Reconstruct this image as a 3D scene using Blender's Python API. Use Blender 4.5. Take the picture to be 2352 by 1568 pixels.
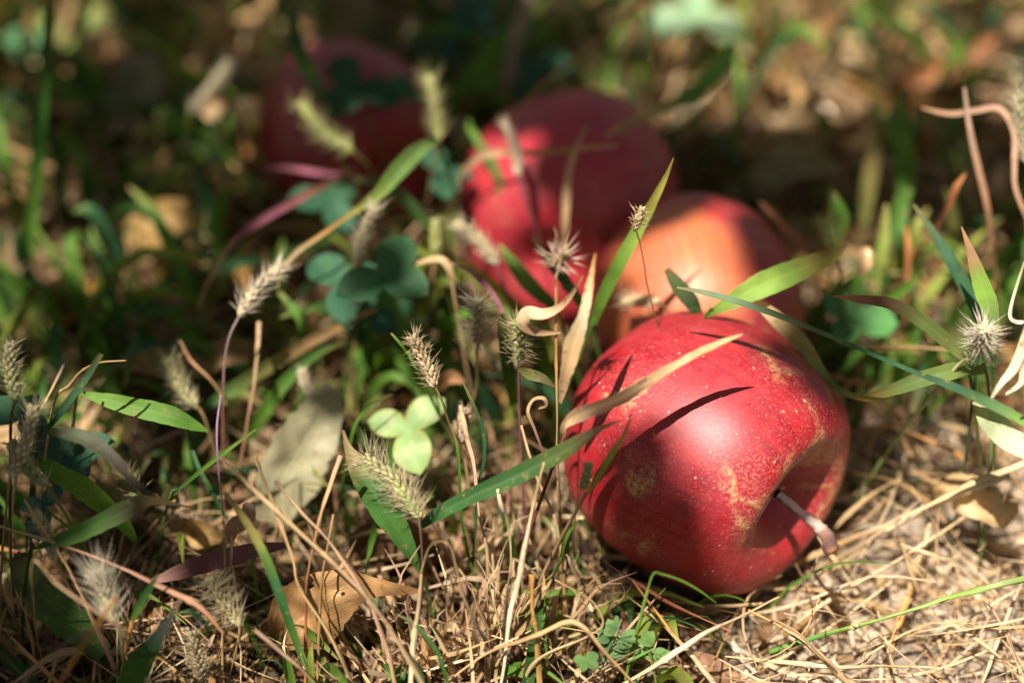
import bpy, math, random
import numpy as np
from mathutils import Vector, Matrix, noise

random.seed(7); rng = np.random.default_rng(7)
for o in list(bpy.data.objects): bpy.data.objects.remove(o)
SC = bpy.context.scene; COL = SC.collection
# ------------------------------------------------------------------ camera
PITCH = math.radians(42.0); CAMH = 0.347; FPX = 3267.0; FOCUS = 0.386
cam = bpy.data.cameras.new('camera'); camo = bpy.data.objects.new('camera', cam); COL.objects.link(camo)
camo.location = (0, 0, CAMH); camo.rotation_euler = (math.pi/2 - PITCH, 0, 0)
cam.lens = 50.0; cam.sensor_width = 36.0; cam.clip_start = 0.01; cam.clip_end = 200
cam.dof.use_dof = True; cam.dof.focus_distance = FOCUS; cam.dof.aperture_fstop = 3.2
SC.camera = camo
CF = Vector((0, math.cos(PITCH), -math.sin(PITCH))); CU = Vector((0, math.sin(PITCH), math.cos(PITCH))); CR = Vector((1, 0, 0))
CP = Vector((0, 0, CAMH))
def P(px, py, d):
    """a point of the place from its bearing and distance (mm) from the photographer's eye"""
    d = d/1000
    return CP + CF*d + CR*((px-1176)/FPX*d) + CU*((784-py)/FPX*d)
def proj(p):
    q = p - CP; d = q.dot(CF)
    return 1176+q.dot(CR)/d*FPX, 784-q.dot(CU)/d*FPX, d*1000
def cv(x, y, z): return (CR*x + CU*y + CF*z).normalized()
# ------------------------------------------------------------------ light
SUN = cv(-.25, .50, -.83)                       # towards the sun
elev = math.asin(SUN.z); azim = math.atan2(SUN.x, SUN.y)
w = bpy.data.worlds.new("World"); SC.world = w; w.use_nodes = True
nt = w.node_tree; bg = nt.nodes['Background']
sky = nt.nodes.new('ShaderNodeTexSky'); sky.sky_type = 'NISHITA'; sky.sun_disc = False
sky.sun_elevation = elev; sky.sun_rotation = azim; sky.dust_density = 2.0; sky.ozone_density = 0.8
wt = nt.nodes.new('ShaderNodeMix'); wt.data_type = 'RGBA'; wt.blend_type = 'MULTIPLY'; wt.inputs[0].default_value = 1; wt.inputs[7].default_value = (1, .85, .60, 1)   # light through an orchard's leaves
nt.links.new(sky.outputs[0], wt.inputs[6]); nt.links.new(wt.outputs[2], bg.inputs[0]); bg.inputs[1].default_value = 0.05
sl = bpy.data.lights.new('sun', 'SUN'); sl.energy = 5.0; sl.angle = math.radians(0.5); sl.color = (1, .91, .80)
so = bpy.data.objects.new('sun', sl); COL.objects.link(so)
so.rotation_euler = SUN.to_track_quat('Z', 'Y').to_euler(); so.location = SUN*3
SC.view_settings.view_transform = 'Standard'; SC.view_settings.look = 'None'
SC.view_settings.exposure = 0.96; SC.view_settings.gamma = 1
SC.cycles.use_denoising = True; SC.cycles.max_bounces = 6; SC.cycles.diffuse_bounces = 4; SC.cycles.transmission_bounces = 4
SC.cycles.sample_clamp_indirect = 6; SC.cycles.use_adaptive_sampling = False
# ------------------------------------------------------------------ mesh helpers
class MB:
    def __init__(s): s.v=[]; s.f=[]; s.c=[]; s.uv=[]
    def add(s, vs, fs, cs, uvs):
        n = len(s.v); s.v += [tuple(p) for p in vs]; s.f += [tuple(i+n for i in f) for f in fs]
        s.c += [tuple(c) for c in cs]; s.uv += [tuple(u) for u in uvs]
    def build(s, name, mat, parent=None, base=None, smooth=True, origin=None):
        base = Vector(base) if base is not None else Vector((0,0,0))
        pb = base_of(parent) if parent is not None else Vector((0,0,0))
        if parent is not None: base = Vector(origin) if origin is not None else pb
        v = np.array(s.v, dtype=np.float64).reshape(-1, 3) - np.array(base)
        me = bpy.data.meshes.new(name); me.from_pydata(v.tolist(), [], s.f)
        a = me.color_attributes.new('Col', 'FLOAT_COLOR', 'POINT')
        c = np.ones((len(s.v), 4), dtype=np.float32); c[:, :3] = np.array(s.c); a.data.foreach_set('color', c.ravel())
        u = me.uv_layers.new(name='UVMap'); li = np.zeros(len(me.loops), dtype=np.int32); me.loops.foreach_get('vertex_index', li)
        u.data.foreach_set('uv', np.array(s.uv, dtype=np.float32)[li].ravel())
        me.polygons.foreach_set('use_smooth', [smooth]*len(me.polygons)); me.materials.append(mat)
        o = bpy.data.objects.new(name, me); COL.objects.link(o)
        if parent is not None: o.parent = parent; o.location = base-pb
        else: o.location = base
        return o
BASES = {}
def base_of(o):
    b = Vector((0,0,0))
    while o is not None: b += o.location; o = o.parent
    return b
def tag(o, label, cat, group=None, kind=None):
    if label: o['label'] = label
    if cat: o['category'] = cat
    if group: o['group'] = group
    if kind: o['kind'] = kind
    elif label: o['kind'] = 'thing'
    return o
def empty(name, loc, label, cat, group=None):
    o = bpy.data.objects.new(name, None); o.empty_display_size = .01; COL.objects.link(o); o.location = loc
    return tag(o, label, cat, group)
def gz(x, y):
    q = Vector((x*14, y*14, 0)); r = Vector((x*70, y*70, 3))
    return noise.noise(q)*.0035 + noise.noise(r)*.0011
def lerp(a, b, t): return a+(b-a)*t
def samp(vals, t):
    """piecewise Catmull-Rom through vals (tuples / vectors / floats) at t in 0..1"""
    n = len(vals)-1
    if n == 0: return vals[0]
    x = min(max(t, 0), 1)*n; i = min(int(x), n-1); u = x-i
    p0, p1, p2, p3 = vals[max(i-1, 0)], vals[i], vals[i+1], vals[min(i+2, n)]
    return (p1*2 + (p2-p0)*u + (p0*2-p1*5+p2*4-p3)*(u*u) + (p1*3-p0-p2*3+p3)*(u**3))*.5
def samplin(vals, t):
    n = len(vals)-1; x = min(max(t, 0), 1)*n; i = min(int(x), n-1); u = x-i
    return tuple(lerp(a, b, u) for a, b in zip(vals[i], vals[i+1])) if n else vals[0]
# palette (base colours)
GRN=(.095,.20,.028); DGR=(.035,.095,.022); TEAL=(.035,.105,.045); BGR=(.21,.36,.06); YGR=(.22,.28,.05); OLV=(.13,.14,.04)
STR=(.50,.36,.18); PST=(.45,.305,.17); WST=(.62,.50,.32); TAN=(.36,.225,.10); RBR=(.27,.09,.045); ORB=(.42,.17,.06)
PUR=(.17,.055,.085); CRM=(.66,.54,.34); GRY=(.30,.25,.18); DBR=(.10,.055,.028); BLK=(.03,.027,.03); ORG=(.46,.23,.06)
def V3(c): return Vector(c)
def mixc(a, b, t): return tuple(lerp(x, y, t) for x, y in zip(a, b))
# ------------------------------------------------------------------ materials
def newmat(name):
    m = bpy.data.materials.new(name); m.use_nodes = True; n = m.node_tree; n.nodes.clear()
    return m, n
class N:
    def __init__(s, nt): s.nt = nt
    def __call__(s, t, ins=None, **kw):
        n = s.nt.nodes.new('ShaderNode'+t)
        for k, v in kw.items(): setattr(n, k, v)
        for k, v in (ins or {}).items():
            if isinstance(v, bpy.types.NodeSocket): s.nt.links.new(v, n.inputs[k])
            else: n.inputs[k].default_value = v
        return n
def ramp(n, fac, stops):
    r = n('ValToRGB', {0: fac}); e = r.color_ramp.elements
    while len(e) > 1: e.remove(e[-1])
    e[0].position = stops[0][0]; e[0].color = (*stops[0][1], 1) if len(stops[0][1]) == 3 else stops[0][1]
    for p, c in stops[1:]:
        x = e.new(p); x.color = (*c, 1)
    return r
def g3(v): return (v, v, v)
def mixrgb(n, bt, fac, a, b):
    m = n('Mix', data_type='RGBA', blend_type=bt)
    for i, v in ((0, fac), (6, a), (7, b)):
        if isinstance(v, bpy.types.NodeSocket): n.nt.links.new(v, m.inputs[i])
        else: m.inputs[i].default_value = v if i == 0 else (*v, 1)
    return m.outputs[2]
def leafmat(name, rough=.45, trans=.35, veins=26.0, vein_amt=.25, spots=.5, spot_col=(.20,.11,.05), bump=.25, side=False, tmul=(1.25,1.3,.6), spec=.4, nscale=420.):
    m, nt = newmat(name); n = N(nt)
    out = n('OutputMaterial'); col = n('Attribute', attribute_name='Col'); geo = n('NewGeometry'); uv = n('UVMap')
    sep = n('SeparateXYZ', {0: uv.outputs[0]})
    nz = n('TexNoise', {'Vector': geo.outputs['Position'], 'Scale': nscale, 'Detail': 4.0, 'Roughness': .6})
    big = n('TexNoise', {'Vector': geo.outputs['Position'], 'Scale': nscale*.22, 'Detail': 2.0})
    vb = ramp(n, big.outputs[0], [(.3, g3(.72)), (.7, g3(1.25))])
    c = mixrgb(n, 'MULTIPLY', 1.0, col.outputs[0], vb.outputs[0])
    sp = ramp(n, nz.outputs[0], [(.60, g3(0)), (.70, g3(1))])
    f = n('Math', {0: sp.outputs[0], 1: spots}, operation='MULTIPLY')
    c = mixrgb(n, 'MIX', f.outputs[0], c, spot_col)
    if side:      # pinnate veins branching from the midrib
        au = n('Math', {0: sep.outputs[0], 1: .5}, operation='SUBTRACT'); ab = n('Math', {0: au.outputs[0]}, operation='ABSOLUTE')
        s1 = n('Math', {0: ab.outputs[0], 1: -1.2, 2: sep.outputs[1]}, operation='MULTIPLY_ADD')
        s2 = n('Math', {0: s1.outputs[0], 1: veins}, operation='MULTIPLY')
        fr = n('Math', {0: s2.outputs[0]}, operation='SINE')
        vl = ramp(n, fr.outputs[0], [(.86, g3(0)), (.99, g3(1))])
        mr = ramp(n, ab.outputs[0], [(.0, g3(1)), (.03, g3(0))])
        vv = n('Math', {0: vl.outputs[0], 1: mr.outputs[0]}, operation='MAXIMUM'); vo = vv.outputs[0]
    else:
        s2 = n('Math', {0: sep.outputs[0], 1: veins*2}, operation='MULTIPLY'); sn = n('Math', {0: s2.outputs[0]}, operation='SINE')
        au = n('Math', {0: sep.outputs[0], 1: .5}, operation='SUBTRACT'); ab = n('Math', {0: au.outputs[0]}, operation='ABSOLUTE')
        mr = ramp(n, ab.outputs[0], [(.0, g3(1)), (.07, g3(0))])
        h = n('Math', {0: sn.outputs[0], 1: .35, 2: .35}, operation='MULTIPLY_ADD')
        vv = n('Math', {0: h.outputs[0], 1: mr.outputs[0]}, operation='MAXIMUM'); vo = vv.outputs[0]
    fv = n('Math', {0: vo, 1: vein_amt}, operation='MULTIPLY')
    lc = mixrgb(n, 'MULTIPLY', 1.0, c, (1.5, 1.45, 1.5))
    c = mixrgb(n, 'MIX', fv.outputs[0], c, lc)
    hh = n('Math', {0: vo, 1: .6, 2: nz.outputs[0]}, operation='MULTIPLY_ADD')
    bp = n('Bump', {'Height': hh.outputs[0], 'Strength': bump, 'Distance': .0004})
    pr = n('BsdfPrincipled', {'Base Color': c, 'Roughness': rough, 'Normal': bp.outputs[0], 'Specular IOR Level': spec})
    tc = mixrgb(n, 'MULTIPLY', 1.0, c, tmul)
    tr = n('BsdfTranslucent', {'Color': tc, 'Normal': bp.outputs[0]})
    mx = n('MixShader', {0: trans, 1: pr.outputs[0], 2: tr.outputs[0]})
    nt.links.new(mx.outputs[0], out.inputs[0]); return m
M_GRASS = leafmat('green_grass', .5, .36, 30, .5, .8, (.24,.19,.07), spec=.22)
M_DRY = leafmat('dry_grass', .55, .2, 22, .6, .8, (.17,.09,.045), tmul=(1.15,1.0,.8), spec=.15)
M_STALK = leafmat('stalk', .55, .08, 13, .35, .6, (.15,.07,.04), spec=.2)
M_LEAF = leafmat('dead_leaf', .45, .2, 60, .35, .55, (.14,.07,.03), bump=.6, side=True, tmul=(1.2,1,.6), spec=.25, nscale=260.)
M_HUSK = leafmat('husk', .22, .15, 10, .2, .3, spec=.8)
M_CLOVER = leafmat('clover', .55, .30, 80, .3, .35, (.25,.25,.08), bump=.4, side=True, spec=.2)
M_SEED = leafmat('seed_grain', .5, .15, 8, .15, .2, (.3,.2,.1))
M_BRISTLE = leafmat('bristle', .35, .22, 0, 0, 0, tmul=(1.1,1.05,.9), bump=0, spec=.5)

def apple_mat(name, red, dark, yel, ymask, russet=.6, bloom=.5, dots=1.0):
    """ymask: (direction, width) of the paler cheek in object space"""
    m, nt = newmat(name); n = N(nt); out = n('OutputMaterial'); tc = n('TexCoord'); o = tc.outputs['Object']
    uv = n('UVMap'); sep = n('SeparateXYZ', {0: uv.outputs[0]})
    # streaks running stem to calyx
    ang = n('Math', {0: sep.outputs[0], 1: 2*math.pi}, operation='MULTIPLY')
    cs = n('Math', {0: ang.outputs[0]}, operation='COSINE'); sn = n('Math', {0: ang.outputs[0]}, operation='SINE')
    comb = n('CombineXYZ', {0: cs.outputs[0], 1: sn.outputs[0], 2: sep.outputs[1]})
    mp = n('Mapping', {'Vector': comb.outputs[0], 'Scale': (14, 14, 1.6)})
    st = n('TexNoise', {'Vector': mp.outputs[0], 'Scale': 1.6, 'Detail': 5.0, 'Roughness': .65})
    c = ramp(n, st.outputs[0], [(.34, dark), (.5, red), (.70, mixc(red, yel, .14))]).outputs[0]
    bl = n('TexNoise', {'Vector': o, 'Scale': 60., 'Detail': 6., 'Roughness': .7})
    c = mixrgb(n, 'MIX', ramp(n, bl.outputs[0], [(.40, g3(0)), (.64, g3(.7))]).outputs[0], c, dark)
    # pale cheek
    dt = n('VectorMath', {0: n('VectorMath', {0: o}, operation='NORMALIZE').outputs[0], 1: tuple(ymask[0])}, operation='DOT_PRODUCT')
    dm = n('Math', {0: bl.outputs[0], 1: .5, 2: dt.outputs['Value']}, operation='MULTIPLY_ADD')
    cy = mixrgb(n, 'MIX', ramp(n, st.outputs[0], [(.3, g3(.15)), (.7, g3(.6))]).outputs[0], yel, red)
    c = mixrgb(n, 'MIX', ramp(n, dm.outputs[0], [(ymask[1], g3(0)), (ymask[1]+.3, g3(.8))]).outputs[0], c, cy)
    # russet net and patches
    wn = n('TexNoise', {'Vector': o, 'Scale': 60., 'Detail': 3.})
    wv = n('VectorMath', {0: wn.outputs['Color'], 'Scale': .016}, operation='SCALE'); wo = n('VectorMath', {0: o, 1: wv.outputs[0]}, operation='ADD')
    vo = n('TexVoronoi', {'Vector': wo.outputs[0], 'Scale': 66.}, feature='DISTANCE_TO_EDGE')
    net = ramp(n, vo.outputs[0], [(.0, g3(1)), (.035, g3(.75)), (.11, g3(0))]).outputs[0]
    rm = n('TexNoise', {'Vector': o, 'Scale': 34., 'Detail': 2.}); fine = n('TexNoise', {'Vector': o, 'Scale': 900., 'Detail': 3., 'Roughness': .7})
    rmask = ramp(n, rm.outputs[0], [(.52, g3(0)), (.58, g3(1))]).outputs[0]
    fm = ramp(n, fine.outputs[0], [(.40, g3(0)), (.56, g3(1))]).outputs[0]
    r1 = n('Math', {0: net, 1: rmask}, operation='MULTIPLY'); r2 = n('Math', {0: r1.outputs[0], 1: fm}, operation='MULTIPLY')
    # russet freckles gather towards the stem
    fk = n('TexNoise', {'Vector': o, 'Scale': 520., 'Detail': 3., 'Roughness': .65}); near = ramp(n, sep.outputs[1], [(.16, g3(.3)), (.26, g3(.8)), (.50, g3(.0))])
    fz = n('Math', {0: near.outputs[0], 1: rm.outputs[0]}, operation='MULTIPLY'); fz = n('Math', {0: fz.outputs[0], 1: .30, 2: fk.outputs[0]}, operation='MULTIPLY_ADD')
    fr = ramp(n, fz.outputs[0], [(.72, g3(0)), (.80, g3(.7))]).outputs[0]; r2 = n('Math', {0: r2.outputs[0], 1: fr}, operation='MAXIMUM')
    r3 = n('Math', {0: r2.outputs[0], 1: russet}, operation='MULTIPLY'); rus = r3.outputs[0]
    # lenticels
    v2 = n('TexVoronoi', {'Vector': o, 'Scale': 290.}, feature='F1')
    big = n('TexVoronoi', {'Vector': o, 'Scale': 125.}, feature='F1')
    d1 = ramp(n, v2.outputs['Distance'], [(.05, g3(.55)), (.15, g3(0))]).outputs[0]
    ds = n('SeparateColor', {0: v2.outputs['Color']}); dsel = n('Math', {0: ds.outputs[0], 1: .62}, operation='GREATER_THAN')
    d1m = n('Math', {0: d1, 1: dsel.outputs[0]}, operation='MULTIPLY')
    d2 = ramp(n, big.outputs['Distance'], [(.05, g3(.95)), (.085, g3(0))]).outputs[0]
    bs = n('SeparateColor', {0: big.outputs['Color']}); bsel = n('Math', {0: bs.outputs[0], 1: .55}, operation='GREATER_THAN')
    d2m = n('Math', {0: d2, 1: bsel.outputs[0]}, operation='MULTIPLY')
    dd = n('Math', {0: d1m.outputs[0], 1: d2m.outputs[0]}, operation='MAXIMUM'); dd = n('Math', {0: dd.outputs[0], 1: dots}, operation='MULTIPLY')
    mot = n('TexNoise', {'Vector': o, 'Scale': 1500., 'Detail': 2.})
    mm = n('Math', {0: rm.outputs[0], 1: .6, 2: mot.outputs[0]}, operation='MULTIPLY_ADD')
    c = mixrgb(n, 'MIX', ramp(n, mm.outputs[0], [(.83, g3(0)), (1.04, g3(.30))]).outputs[0], c, (.66, .30, .24))
    # waxy bloom: uneven, dusty
    bm = n('TexNoise', {'Vector': o, 'Scale': 90., 'Detail': 8., 'Roughness': .8})
    bf = n('Math', {0: ramp(n, bm.outputs[0], [(.40, g3(0)), (.68, g3(1))]).outputs[0], 1: bloom}, operation='MULTIPLY')
    c = mixrgb(n, 'MIX', bf.outputs[0], c, (.52, .11, .12))
    c = mixrgb(n, 'MIX', rus, c, (.56, .30, .13)); c = mixrgb(n, 'MIX', dd.outputs[0], c, (.78, .58, .34))
    h = n('Math', {0: rus, 1: .7, 2: dd.outputs[0]}, operation='MULTIPLY_ADD'); h = n('Math', {0: fine.outputs[0], 1: .35, 2: h.outputs[0]}, operation='MULTIPLY_ADD')
    bp = n('Bump', {'Height': h.outputs[0], 'Strength': .42, 'Distance': .0004})
    ro = n('Math', {0: rus, 1: .25, 2: .37}, operation='MULTIPLY_ADD'); ro = n('Math', {0: bm.outputs[0], 1: .22, 2: ro.outputs[0]}, operation='MULTIPLY_ADD')
    pr = n('BsdfPrincipled', {'Base Color': c, 'Roughness': ro.outputs[0], 'Normal': bp.outputs[0], 'Specular IOR Level': .55,
        'Subsurface Weight': .10, 'Subsurface Radius': (1, .25, .12), 'Subsurface Scale': .003,
        })
    nt.links.new(pr.outputs[0], out.inputs[0]); return m

def soil_mat(name, grain=1.0):
    m, nt = newmat(name); n = N(nt); out = n('OutputMaterial'); geo = n('NewGeometry'); p = geo.outputs['Position']
    a = n('TexNoise', {'Vector': p, 'Scale': 60., 'Detail': 6., 'Roughness': .7}); b = n('TexNoise', {'Vector': p, 'Scale': 700., 'Detail': 4., 'Roughness': .7})
    # humus under the grass, pale dust on the bare patch by the apple
    col = n('Attribute', attribute_name='Col')
    c = mixrgb(n, 'MULTIPLY', 1.0, col.outputs[0], ramp(n, a.outputs[0], [(.3, g3(.6)), (.7, g3(1.3))]).outputs[0])
    c = mixrgb(n, 'MULTIPLY', 1.0, c, ramp(n, b.outputs[0], [(.3, g3(.65)), (.7, g3(1.3))]).outputs[0])
    h = n('Math', {0: a.outputs[0], 1: 1.5, 2: b.outputs[0]}, operation='MULTIPLY_ADD')
    bp = n('Bump', {'Height': h.outputs[0], 'Strength': .8, 'Distance': .0012})
    pr = n('BsdfPrincipled', {'Base Color': c, 'Roughness': .95, 'Normal': bp.outputs[0], 'Specular IOR Level': .15})
    nt.links.new(pr.outputs[0], out.inputs[0]); return m
M_SOIL = soil_mat('soil')
def bark_mat():
    m, nt = newmat('bark'); n = N(nt); out = n('OutputMaterial'); geo = n('NewGeometry')
    a = n('TexNoise', {'Vector': geo.outputs['Position'], 'Scale': 60., 'Detail': 6., 'Roughness': .7})
    col = n('Attribute', attribute_name='Col')
    c = mixrgb(n, 'MULTIPLY', 1.0, col.outputs[0], ramp(n, a.outputs[0], [(.3, g3(.5)), (.7, g3(1.4))]).outputs[0])
    bp = n('Bump', {'Height': a.outputs[0], 'Strength': .7, 'Distance': .001})
    pr = n('BsdfPrincipled', {'Base Color': c, 'Roughness': .8, 'Normal': bp.outputs[0]}); nt.links.new(pr.outputs[0], out.inputs[0]); return m
M_BARK = bark_mat()
# ------------------------------------------------------------------ ground
def bare(x, y):
    """0 humus .. 1 bare pale soil beside the stemmed apple"""
    t = 1.75 - math.hypot((x-.155)/.075, (y-.245)/.062) + noise.noise(Vector((x*30, y*30, 9)))*.5
    return min(1, max(0, t))
def soilcol(x, y, dark=1.):
    t = bare(x, y); return mixc((.030, .019, .012), (.38*dark, .30*dark, .225*dark), t)
def ground():
    mb = MB()
    xs = np.concatenate([[-8, -3, -1.2, -.7], np.linspace(-.42, .42, 150), [.7, 1.2, 3, 8]]); ys = np.concatenate([[-8, -3, -.8, -.2], np.linspace(.08, .98, 150), [1.3, 2, 4, 9]])
    vs = []; cs = []; uvs = []
    for y in ys:
        for x in xs:
            vs.append((x, y, gz(x, y) + noise.noise(Vector((x*240, y*240, 1)))*.0012*(.5+bare(x,y)))); cs.append(soilcol(x, y, .5)); uvs.append((x, y))  # bare soil toned down under the crumbs: gap shade put into the colour
    W = len(xs); fs = [(j*W+i, j*W+i+1, (j+1)*W+i+1, (j+1)*W+i) for j in range(len(ys)-1) for i in range(W-1)]
    mb.add(vs, fs, cs, uvs); tag(mb.build('ground', M_SOIL), None, None, None, 'structure')
ground()
# ------------------------------------------------------------------ apples
PROF = [(0,.40),(.05,.43),(.12,.53),(.22,.66),(.35,.79),(.50,.868),(.63,.865),(.77,.775),(.89,.59),(.965,.34),(1.0,.04),(.985,-.25),(.90,-.54),(.76,-.75),(.60,-.86),(.45,-.885),(.30,-.84),(.16,-.76),(.06,-.72),(0,-.71)]
APPLES = []
def apple(c, R, axis, mat, label, roll=0., seed=1, stem=None, squash=1.0, dent=0.0):
    cen = P(*c); ax = axis.normalized(); x = ax.orthogonal().normalized(); x = Matrix.Rotation(roll, 3, ax) @ x; y = ax.cross(x)
    APPLES.append((cen.copy(), R))
    e = empty('apple', (cen.x, cen.y, cen.z-R), label, 'apple', 'fallen red apples lying in the grass')
    mb = MB(); NU, NV = 144, 110; vs = []; cs = []; uvs = []
    pr = [Vector(p) for p in PROF]
    for j in range(NV+1):
        t = j/NV; q = samp(pr, t)
        for i in range(NU):
            a = 2*math.pi*i/NU; r = max(q[0], 0) if 0 < j < NV else 0
            h = q[1]*squash
            d = Vector((math.cos(a), math.sin(a), 0)); nn = noise.noise(Vector((d.x*1.3+seed, d.y*1.3, h*1.3)))
            lump = 1 + .035*nn + .022*math.cos(5*a+seed)*max(0, -h) + .007*math.cos(3*a+seed*2)*max(0, h)
            # a flat groove running out of the stem cavity
            g = math.exp(-((math.atan2(math.sin(a-.4), math.cos(a-.4)))/.45)**2) * math.exp(-((t-.27)/.12)**2)
            h2 = h - dent*g
            p = cen + (x*d.x + y*d.y)*(r*R*lump) + ax*(h2*R*(1+.02*nn))
            vs.append(p); cs.append((1,1,1)); uvs.append((i/NU, t))
    fs = [(j*NU+i, j*NU+(i+1)%NU, (j+1)*NU+(i+1)%NU, (j+1)*NU+i) for j in range(NV) for i in range(NU)]
    fs = [f[::-1] for f in fs]
    mb.add(vs, fs, cs, uvs)
    # seam-free uv is not needed: the streak pattern wraps through sine and cosine
    mb.build('skin', mat, e, origin=cen)
    if stem:
        sb = MB(); tube(sb, stem, [.0015,.0013,.0012,.0012,.0015,.0018,.0019,.0021,.0010], [(.03,.018,.016),(.035,.02,.018),(.04,.022,.022),(.045,.024,.022),(.05,.026,.024),(.40,.31,.25),(.25,.14,.11),(.13,.06,.05),(.10,.045,.04),(.45,.20,.08)], 12, 60, .3)  # painted: inner stem darkened as lip shade, pale band as its lit part
        sb.build('stem', M_BARK, e)
    return e
def tube(mb, pts, rad, cols, sides=5, segs=14, rough=0.0):
    pts = [Vector(p) for p in pts]; rad = [Vector((r,)*2) for r in rad]; prev = None; vs = []; cs = []; uvs = []
    for j in range(segs+1):
        t = j/segs; p = samp(pts, t); d = (samp(pts, min(1, t+.01))-samp(pts, max(0, t-.01))).normalized()
        if rough > .25: p = p + noise.noise_vector(p*90)*(rad[0][0]*.8)
        if prev is None: n1 = d.orthogonal().normalized()
        else: n1 = (prev - d*prev.dot(d)).normalized()
        prev = n1; n2 = d.cross(n1); r = max(samp(rad, t)[0], 1e-5)
        if rough > .25 and sides < 12:
            for k_ in (.31, .72): r *= 1+.35*math.exp(-((t-k_-rad[0][0]*40)/.018)**2)
            tw_ = t*4+pts[0].x*300; n1, n2 = n1*math.cos(tw_)+n2*math.sin(tw_), (n2*math.cos(tw_)-n1*math.sin(tw_))*.5; prev = prev
        for i in range(sides):
            a = 2*math.pi*i/sides; rr = r*(1+rough*noise.noise(Vector((math.cos(a)*1.5+j*.35, math.sin(a)*1.5, j*.35))))
            vs.append(p+n1*(math.cos(a)*rr)+n2*(math.sin(a)*rr)); cs.append(samplin(cols, t)); uvs.append((i/sides, t))
    fs = [(j*sides+i, j*sides+(i+1)%sides, (j+1)*sides+(i+1)%sides, (j+1)*sides+i) for j in range(segs) for i in range(sides)]
    fs += [tuple(range(sides))[::-1], tuple(segs*sides+i for i in range(sides))]
    mb.add(vs, fs, cs, uvs)
A1 = apple_mat('apple_skin_a', (.37,.006,.013), (.22,.004,.014), (.5,.10,.05), (cv(.9,.2,-.1), 1.7), 1.0, .30, .9)
A2 = apple_mat('apple_skin_b', (.40,.016,.018), (.24,.008,.02), (.60,.24,.06), (cv(-.45,.25,-.8), .80), .3, .35, .7)
A3 = apple_mat('apple_skin_c', (.42,.012,.028), (.28,.008,.024), (.5,.12,.06), (cv(-.2,-.6,-.7), 1.6), .12, .26, .5)
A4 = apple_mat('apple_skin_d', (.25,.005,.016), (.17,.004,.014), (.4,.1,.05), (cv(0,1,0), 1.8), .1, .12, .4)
c1 = (1618, 1034, 421)
apple(c1, .0389, cv(.71,-.42,-.57), A1, 'large red apple with russet scars, its stem pointing down to bare soil', 2.1, 3, 
      [P(1755,1100,402), P(1790,1132,390), P(1815,1156,382), P(1842,1180,376), P(1864,1203,372), P(1884,1226,371), P(1899,1246,368), P(1909,1262,366), P(1913,1268,365.5)], 1.0, .05)
apple((1602, 705, 472), .0343, cv(-.1,.55,.5), A2, 'orange flushed red apple directly behind the apple with the stem', .6, 11)
apple((1308, 478, 520), .0405, cv(.15,.5,.6), A3, 'crimson apple behind, between dark apple and orange flushed apple', 1.6, 21)
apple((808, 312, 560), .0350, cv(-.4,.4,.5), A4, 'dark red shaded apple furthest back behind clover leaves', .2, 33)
# ------------------------------------------------------------------ canopy: unseen boughs added to dapple the light where wanted
E1 = SUN.cross(Vector((0,0,1))).normalized(); E2 = SUN.cross(E1).normalized()
def suv(p): return p.dot(E1), p.dot(E2)
LIT = [ # px, py, depth, radius mm: openings left in the added leaves for sun
 (1690,970,384,16),(1620,1000,384,10),(1790,1000,384,17),(1690,1100,382,13),(1600,940,386,11),(1640,1150,383,8),(1780,1130,380,12),(1570,860,390,8),(1480,1180,388,6),(1560,1180,386,6),(750,290,473,8),(1000,240,477,8),(810,1400,388,9),(1070,550,444,5),(330,940,396,9),(690,1010,428,3),(660,1130,424,3),(2150,1330,430,30),(2200,880,394,10),(520,1390,372,5),(860,560,430,7),(600,660,415,6),(1170,330,462,3),(1120,1330,390,9),(1450,1470,400,8),(1870,930,392,16),(1760,870,390,13),(1800,1130,378,8),(1860,1060,385,10),(1590,810,398,8),(1680,790,400,9),(1400,1125,392,5),(1870,1205,374,12),
 (1850,1280,400,12),(2000,1350,440,40),(2200,1250,450,45),(2250,1450,430,40),(1700,1450,430,30),(1900,1500,420,35),(2330,1100,470,40),(1500,1500,425,14),
 (2260,770,385,18),(2300,930,385,22),(2330,780,385,22),(2260,640,400,16),(2100,870,395,14),(1330,800,365,11),(1310,870,371,8),(1345,680,361,12),(1225,738,372,9),(1290,600,365,12),(1420,918,369,5),(1500,872,367,6),(1640,795,366,8),(1560,835,367,5),
 (1800,630,410,16),(1700,660,410,12),(1570,600,436,11),(1640,560,440,5),(1205,560,490,8),(1190,520,490,7),(1250,600,486,6),(945,960,420,8),(970,920,420,7),(950,1020,420,8),(840,540,430,6),
 (1600,35,600,32),(1820,30,680,22),(1980,10,700,28),(2150,20,700,30),(2300,10,700,28),(1950,110,660,14),(1860,190,630,14),(1700,60,660,18),(2060,150,640,14),(2250,180,620,12),(1780,250,600,7),
 (480,235,545,8),(575,270,545,6),(600,60,640,11),(150,45,640,16),(95,95,630,10),(30,480,570,16),(30,620,545,17),(100,740,530,15),(20,730,530,14),(60,560,550,12),
 (40,930,460,10),(160,960,450,6),(760,1500,400,10),(700,1540,392,10),(850,1520,400,8),(990,1540,395,6),(1400,240,600,7),(1330,30,690,11),(1010,20,690,9),(1100,1420,395,7),(1180,1300,385,6),(700,560,480,6),(1480,60,660,9),
 (2100,600,440,14),(2060,480,480,12),(2150,330,440,10),(2270,300,430,11),(2020,720,460,14),(1960,860,440,12),(1930,480,500,10),(2040,900,440,14),(2320,500,430,12),(380,930,396,8),(950,830,386,8),(1040,1480,375,8),(1150,1450,375,8),(1240,1400,375,6),(900,1560,380,7),(540,700,416,6),(300,1430,366,4),(880,1100,372,4),(1300,1250,400,5),(330,560,515,6),(420,1210,400,4)]
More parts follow.
